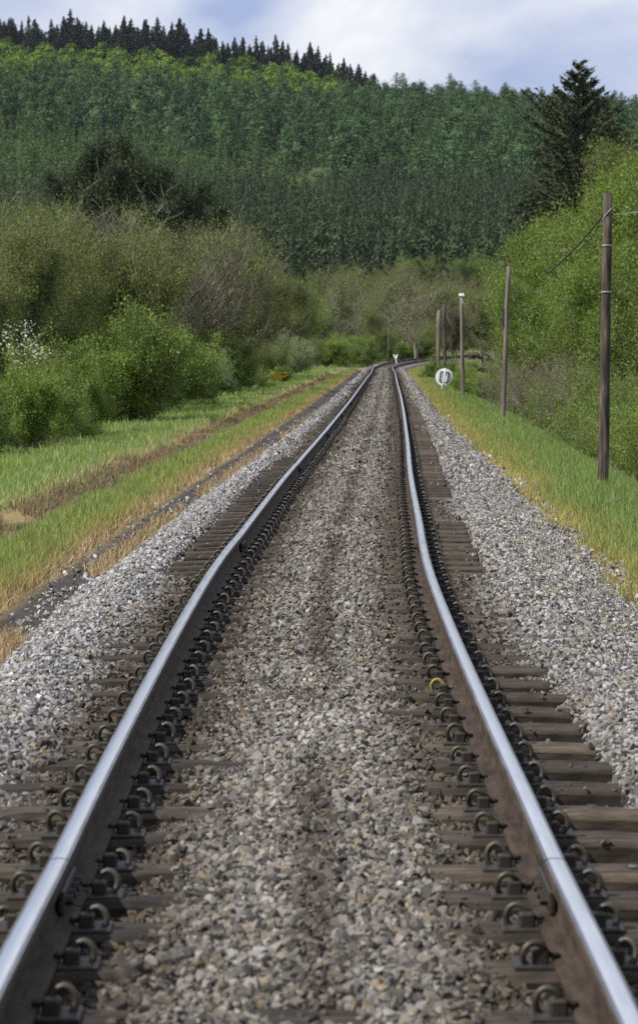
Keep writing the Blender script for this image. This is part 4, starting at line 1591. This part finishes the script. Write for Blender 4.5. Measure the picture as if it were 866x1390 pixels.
# larches on the upper slope
x, y = grid_pts(rng, -220, 230, 1050, 1545, 8.4, .42, 2.1)
k = (np.abs(x) < y * .0935 + 30)
x, y = x[k], y[k]
bnd = 1235 - .55 * (x + 150) + 18 * np.sin(x * .05)
light = (y < bnd) & (x < 0)
dec = (y > 1385 + .30 * (x + 130) + 25 * (fbm(x / 30, y / 60, 91, 3) - .5)) & (x < 8) & (y < 1512)
mid = ~light & ~dec & ((y < 1490) | (x > 28))
pl = [round_crown(600 + 2 * i, LAR) for i in range(2)] + [conifer(610 + i, 1, .25, 60, 3, 5, tuple(tuple(q * (.7, .95, 1.15, 1.35)[i] for q in w) for w in LAR), droop=-.05, power=.55, base=.1, width=.058, lump=.3) for i in range(4)]
h = rng.uniform(13, 23, len(x))
forest('larch_tree', pl, on_hill(x[mid], y[mid]), h[mid], 1.12, 'rounded blue-green larch on the upper hillside', 'larch', 'larches on the upper hill', 180, 'larch_forest',
       'blue-green larch forest covering the upper hillside', y[mid] + .4 * np.abs(x[mid] - 30))
x2, y2 = grid_pts(rng, -190, 5, 1045, 1250, 4.4, .42, 2.2)
k = (np.abs(x2) < y2 * .0935 + 25) & (y2 < 1235 - .55 * (x2 + 150) + 18 * np.sin(x2 * .05)) & (x2 < 0)
x2, y2 = x2[k], y2[k]
pl = [conifer(640 + i, 1, .17, 32, 2, 4, tuple(tuple(q * (.8, 1.0, 1.2, .9)[i] for q in w) for w in LIT), droop=.15, power=.7, base=.1, width=.2) for i in range(4)]
forest('young_larch', pl, on_hill(x2, y2), rng.uniform(9, 13, len(x2)), 1.0, 'light green young larch in the strip across the left hillside', 'larch', 'young larches on the left hillside', 300, 'young_larch_forest',
       'lighter green young larch strip across the left hillside', y2)
pd = [round_crown(680 + i, DEC, 46, 30) for i in range(4)]
forest('deciduous_tree', pd, on_hill(x[dec], y[dec]), rng.uniform(13, 18, dec.sum()), 1.25, 'bright green rounded tree below the dark trees of the ridge', 'tree', 'bright trees under the ridge', 300, 'deciduous_wood',
       'bright green broadleaf wood under the ridge', y[dec])
# dark conifers along the ridge
xr, yr, hr = [], [], []
for row, (yy0, n_) in enumerate(((1535, 80), (1545, 76), (1556, 76), (1567, 66))):
    for i in range(n_):
        xx = -190 + (232.0 + 0) * (i + rng.uniform(-.3, .3)) / n_
        xr.append(xx)
        yr.append(yy0 + rng.uniform(-5, 5))
        hr.append(rng.choice([rng.uniform(14, 18), rng.uniform(16, 23)]) * (.70 + .36 * float(fbm(np.array(xx * .09), np.array(2.), 95, 2))) * (1.0 if xx < 25 else .75))
xr, yr, hr = np.array(xr), np.array(yr), np.array(hr)
pr = [conifer(700 + i, 1, .23 + .04 * (i % 3), 54, 3, 4, RID, droop=.35, power=.8, base=.05, width=.16, lump=.45) for i in range(6)]
forest('ridge_spruce', pr, on_hill(xr, yr), hr, 1.0, 'black-green spiky conifer standing on the hill crest', 'spruce', 'conifers along the ridge', 300, 'ridge_wood', 'dark conifers on the ridge', yr)
# far side of the right crest: tops against the sky
x, y = grid_pts(rng, 25, 200, 1545, 1600, 5.5)
forest('larch_tree', [round_crown(620 + i, LAR) for i in range(4)], on_hill(x, y), rng.uniform(11, 17, len(x)), 1.0, 'blue-green larch on the right hill crest against the sky', 'larch', 'larches along the right crest', 120, 'crest_wood', 'larch trees on the right crest', y)
# single pale trees at the boundary of the two forests
for (px, Z, top, key, wd, lab) in [
    (437, 985, 226, ('bigtree', 'pale', 1), 1.4, 'pale grey-green round tree where the larch wood meets the plantation'),
    (637, 640, 334, ('bigtree', 'mid', 2), .9, 'round mid green tree in front of the dark plantation edge'),
    (405, 985, 236, ('bigtree', 'fresh', 3), 1.0, 'small fresh green tree on the upper plantation edge'),
    (575, 655, 342, ('bigtree', 'mid', 1), 1.0, 'green tree at the plantation foot above the widest bare tree'),
    (545, 640, 338, ('smalltree', 'fresh', 1), .7, 'thin yellow-green tree at the plantation foot'),
]:
    plant('leafy_tree', key, px, Z, top, lab, 'tree', None, wd, parts=('trunk', 'crown'))


# ------------------------------------------------------------------ telegraph poles
def pole(px_b, px_t, top, Z, r0, r1, mat, label, name='telegraph_pole'):
    x0, x1 = at(px_b, Z), at(px_t, Z)
    zb = float(ground_z(x0, Z))
    zt = CAM_H + (Y_HOR - top) * Z / F_PX
    e = empty(name, (x0, Z, zb))
    tag(e, label, 'pole', 'telegraph poles along the line')
    H = zt - zb
    k = MB()
    n_ = 9
    pts, rad = [(0, 0, -.3)], [r0]
    for i in range(n_):
        t = i / (n_ - 1)
        pts.append(((x1 - x0) * t + random.gauss(0, .006), random.gauss(0, .006), H * t))
        rad.append(r0 + (r1 - r0) * t)
    k.tube(pts, rad, 14)
    k.build('shaft', [M[mat]], e, True)
    return e, H, x1 - x0


e1, H1, dx1 = pole(818, 823.5, 263, 51, .082, .068, 'pole', 'near dark brown telegraph pole with wires at its top, on the right bank')
for hz_, r_ in ((H1 - .77, .079), (H1 - 1.45, .082)):
    k = MB()
    xx = dx1 * hz_ / H1
    k.tube([(xx, 0, hz_ - .012), (xx, 0, hz_ + .012)], r_, 14)
    k.build('band', [M['wire']], e1, True)
xt = dx1 * .93
hz_ = H1 - .30
k = MB()                                         # wire wound round the head of the pole
k.tube([(xt + .074 * math.cos(a), .074 * math.sin(a), hz_ + .0 + .09 * math.cos(a + .2)) for a in np.linspace(0, 6.283 * 1.5, 24)], .007, 5)
k.tube([(xt + .07, 0, hz_ - .02), (xt + .5, -1.0, hz_ - .0), (xt + 1.6, -6, hz_ + .05), (xt + 4.0, -18, hz_ + .25)], .006, 5)
k.build('wire', [M['wire']], e1, True)
k = MB()
cp = [Vector((xt - .06, .02, hz_ - .02)) + Vector((-.62 * t, 3.0 * t, -.80 * t - .05 * math.sin(math.pi * t))) for t in np.linspace(0, 1, 10)]
k.tube(cp, .013, 6)
k.tube([Vector((xt - .06, .02, hz_ + .2)), Vector((xt - .075, .03, hz_)), Vector((xt - .16, .4, hz_ - .3)), Vector((xt - .36, 1.6, hz_ - .55))], .006, 5)
k.build('hanging_cable', [M['cable']], e1, True)

e2, H2, dx2 = pole(682, 689.5, 362, 98, .075, .062, 'pole_grey', 'weathered grey telegraph pole tilting to the right with a slack wire')
k = MB()
k.box((dx2 * .64 - .09, 0, H2 - 1.45), (.07, .09, .55), 0, .01)
k.build('conduit_box', [M['black']], e2)
k = MB()
cp = []
for t in np.linspace(0, 1, 14):
    cp.append((dx2 + .06 + .85 * t, 1.0 * t, H2 - .35 - 2.05 * (t ** .75) + .12 * math.sin(math.pi * t)))
k.tube(cp, .009, 5)
k.tube([(dx2 + .05, 0, H2 - .3), (dx2 + .5, 1, H2 - .62), (dx2 + 1.5, 4, H2 - .8), (dx2 + 2.6, 8, H2 - .9)], .006, 5)
k.build('slack_wire', [M['wire']], e2, True)

e3, H3, dx3 = pole(628, 626, 402, 143, .083, .075, 'pole_grey', 'telegraph pole with a white cap on top')
k = MB()
k.box((dx3, 0, H3 + .045), (.21, .21, .11), 0, .015)
k.build('cap', [M['white']], e3)
k = MB()
k.tube([(dx3 - .02, -.08, H3 - .1), (dx3 + .15, -.1, H3 - .45), (dx3 + .32, 0, H3 - .75), (dx3 + .5, .2, H3 - .9)], .012, 5)
k.build('slack_wire', [M['wire']], e3, True)
e4, H4, dx4 = pole(603.5, 602.5, 413, 188, .085, .075, 'pole', 'brown telegraph pole, right one of the close pair')
e5, H5, dx5 = pole(594.5, 595.5, 421, 205, .10, .085, 'pole_grey', 'grey telegraph pole, left one of the close pair')
k = MB()
k.tube([(dx4 + .05, 0, H4 - .3), (dx4 + .25, 0, H4 - .9), (dx4 + .75, 0, H4 - 1.9)], .014, 5)
k.build('slack_wire', [M['wire']], e4, True)
pole(592.5, 593.5, 424, 232, .07, .06, 'pole_grey', 'pale thin pole hidden half behind the grey pole of the pair')
pole(527, 527, 430, 330, .05, .04, 'pole_grey', 'thin distant pole standing left of the bend')


# ------------------------------------------------------------------ round sign seen from behind
Z = 160.0
xs0 = at(599, Z)
zb = float(ground_z(xs0, Z))
e = empty('speed_sign', (xs0, Z, zb))
tag(e, 'round white railway sign seen from behind, leaning on its post in the yellow grass', 'sign')
e.rotation_euler = (0, R(7), 0)
cxy = (.04, 0, CAM_H + (Y_HOR - 511.5) * Z / F_PX - zb)
k = MB()
ring = 32
rr = .40
vs = [(cxy[0] + rr * math.cos(2 * math.pi * i / ring), yy, cxy[2] + rr * math.sin(2 * math.pi * i / ring)) for yy in (.03, .055) for i in range(ring)]
fs = [tuple(range(ring)), tuple(range(2 * ring - 1, ring - 1, -1))] + [(i, ring + i, ring + (i + 1) % ring, (i + 1) % ring) for i in range(ring)]
k.add(vs, fs)
k.build('disc', [M['white']], e)
k = MB()
for (dx, dz, w, h_) in ((-.20, .0, .045, .46), (.20, .0, .045, .46), (-.11, .235, .13, .05), (.11, .235, .13, .05), (-.11, -.235, .13, .05), (.11, -.235, .13, .05)):
    k.box((cxy[0] + dx, -.005, cxy[2] + dz), (w, .05, h_), 0, .008)
k.build('bracket', [M['black']], e)
k = MB()
k.tube([(-.02, -.06, -.2), (.02, -.06, cxy[2] * .5), (.05, -.06, cxy[2] + .42)], .042, 8)
k.build('post', [M['galv']], e, True)

# white Y-shaped marker beyond the bend
Z = 345.0
xm = at(537, Z)
e = empty('marker_post', (xm, Z, float(ground_z(xm, Z)) - .05))
tag(e, 'small white forked marker post in the grass at the bend', 'marker post')
zt = CAM_H + (Y_HOR - 481) * Z / F_PX - e.location.z
k = MB()
k.tube([(.12, 0, 0), (.04, 0, zt * .55), (0, 0, zt * .7)], .05, 6)
k.build('post', [M['white']], e)
k = MB()
k.tube([(0, 0, zt * .66), (-.2, 0, zt)], .075, 6)
k.tube([(0, 0, zt * .66), (.16, 0, zt * .97)], .075, 6)
k.build('fork', [M['white']], e)

# fallen sticks
for (px, py, Z, dx, dz, lab) in [(728, 574, 90, .5, .42, 'pale dead stick leaning in the grass near the tilted pole'), (830, 700, 41, .13, .02, 'short dark broken branch lying in the grass right of the near pole')]:
    x = at(px, Z)
    k = MB()
    z0 = float(ground_z(x, Z))
    k.tube([(-dx, .0, .0), (-.1 * dx, .03, .5 * dz + .05), (dx, .06, dz + .06)], [.012, .010, .006], 5)
    k.tube([(-.1 * dx, .03, .5 * dz + .05), (.2 * dx, .0, .3 * dz + .02)], [.008, .004], 5)
    so = k.build('fallen_branch', [M['twig']])
    so.location = (x, Z, z0 + .12)
    tag(so, lab, 'branch')

# ------------------------------------------------------------------ air
HAZE = 0.000022
k = MB()
k.box((0, 830, 68), (760, 1960, 164))
hz = k.build('haze', [])
m = bpy.data.materials.new('air')
m.use_nodes = True
n = m.node_tree
n.nodes.remove(n.nodes['Principled BSDF'])
pv = n.nodes.new('ShaderNodeVolumePrincipled')
pv.inputs['Color'].default_value = (.80, .88, 1.0, 1)
pv.inputs['Density'].default_value = HAZE
pv.inputs['Anisotropy'].default_value = .3
n.links.new(pv.outputs[0], n.nodes['Material Output'].inputs['Volume'])
hz.data.materials.append(m)
tag(hz, 'thin bluish air between the track and the wooded hill', 'haze', kind='stuff')
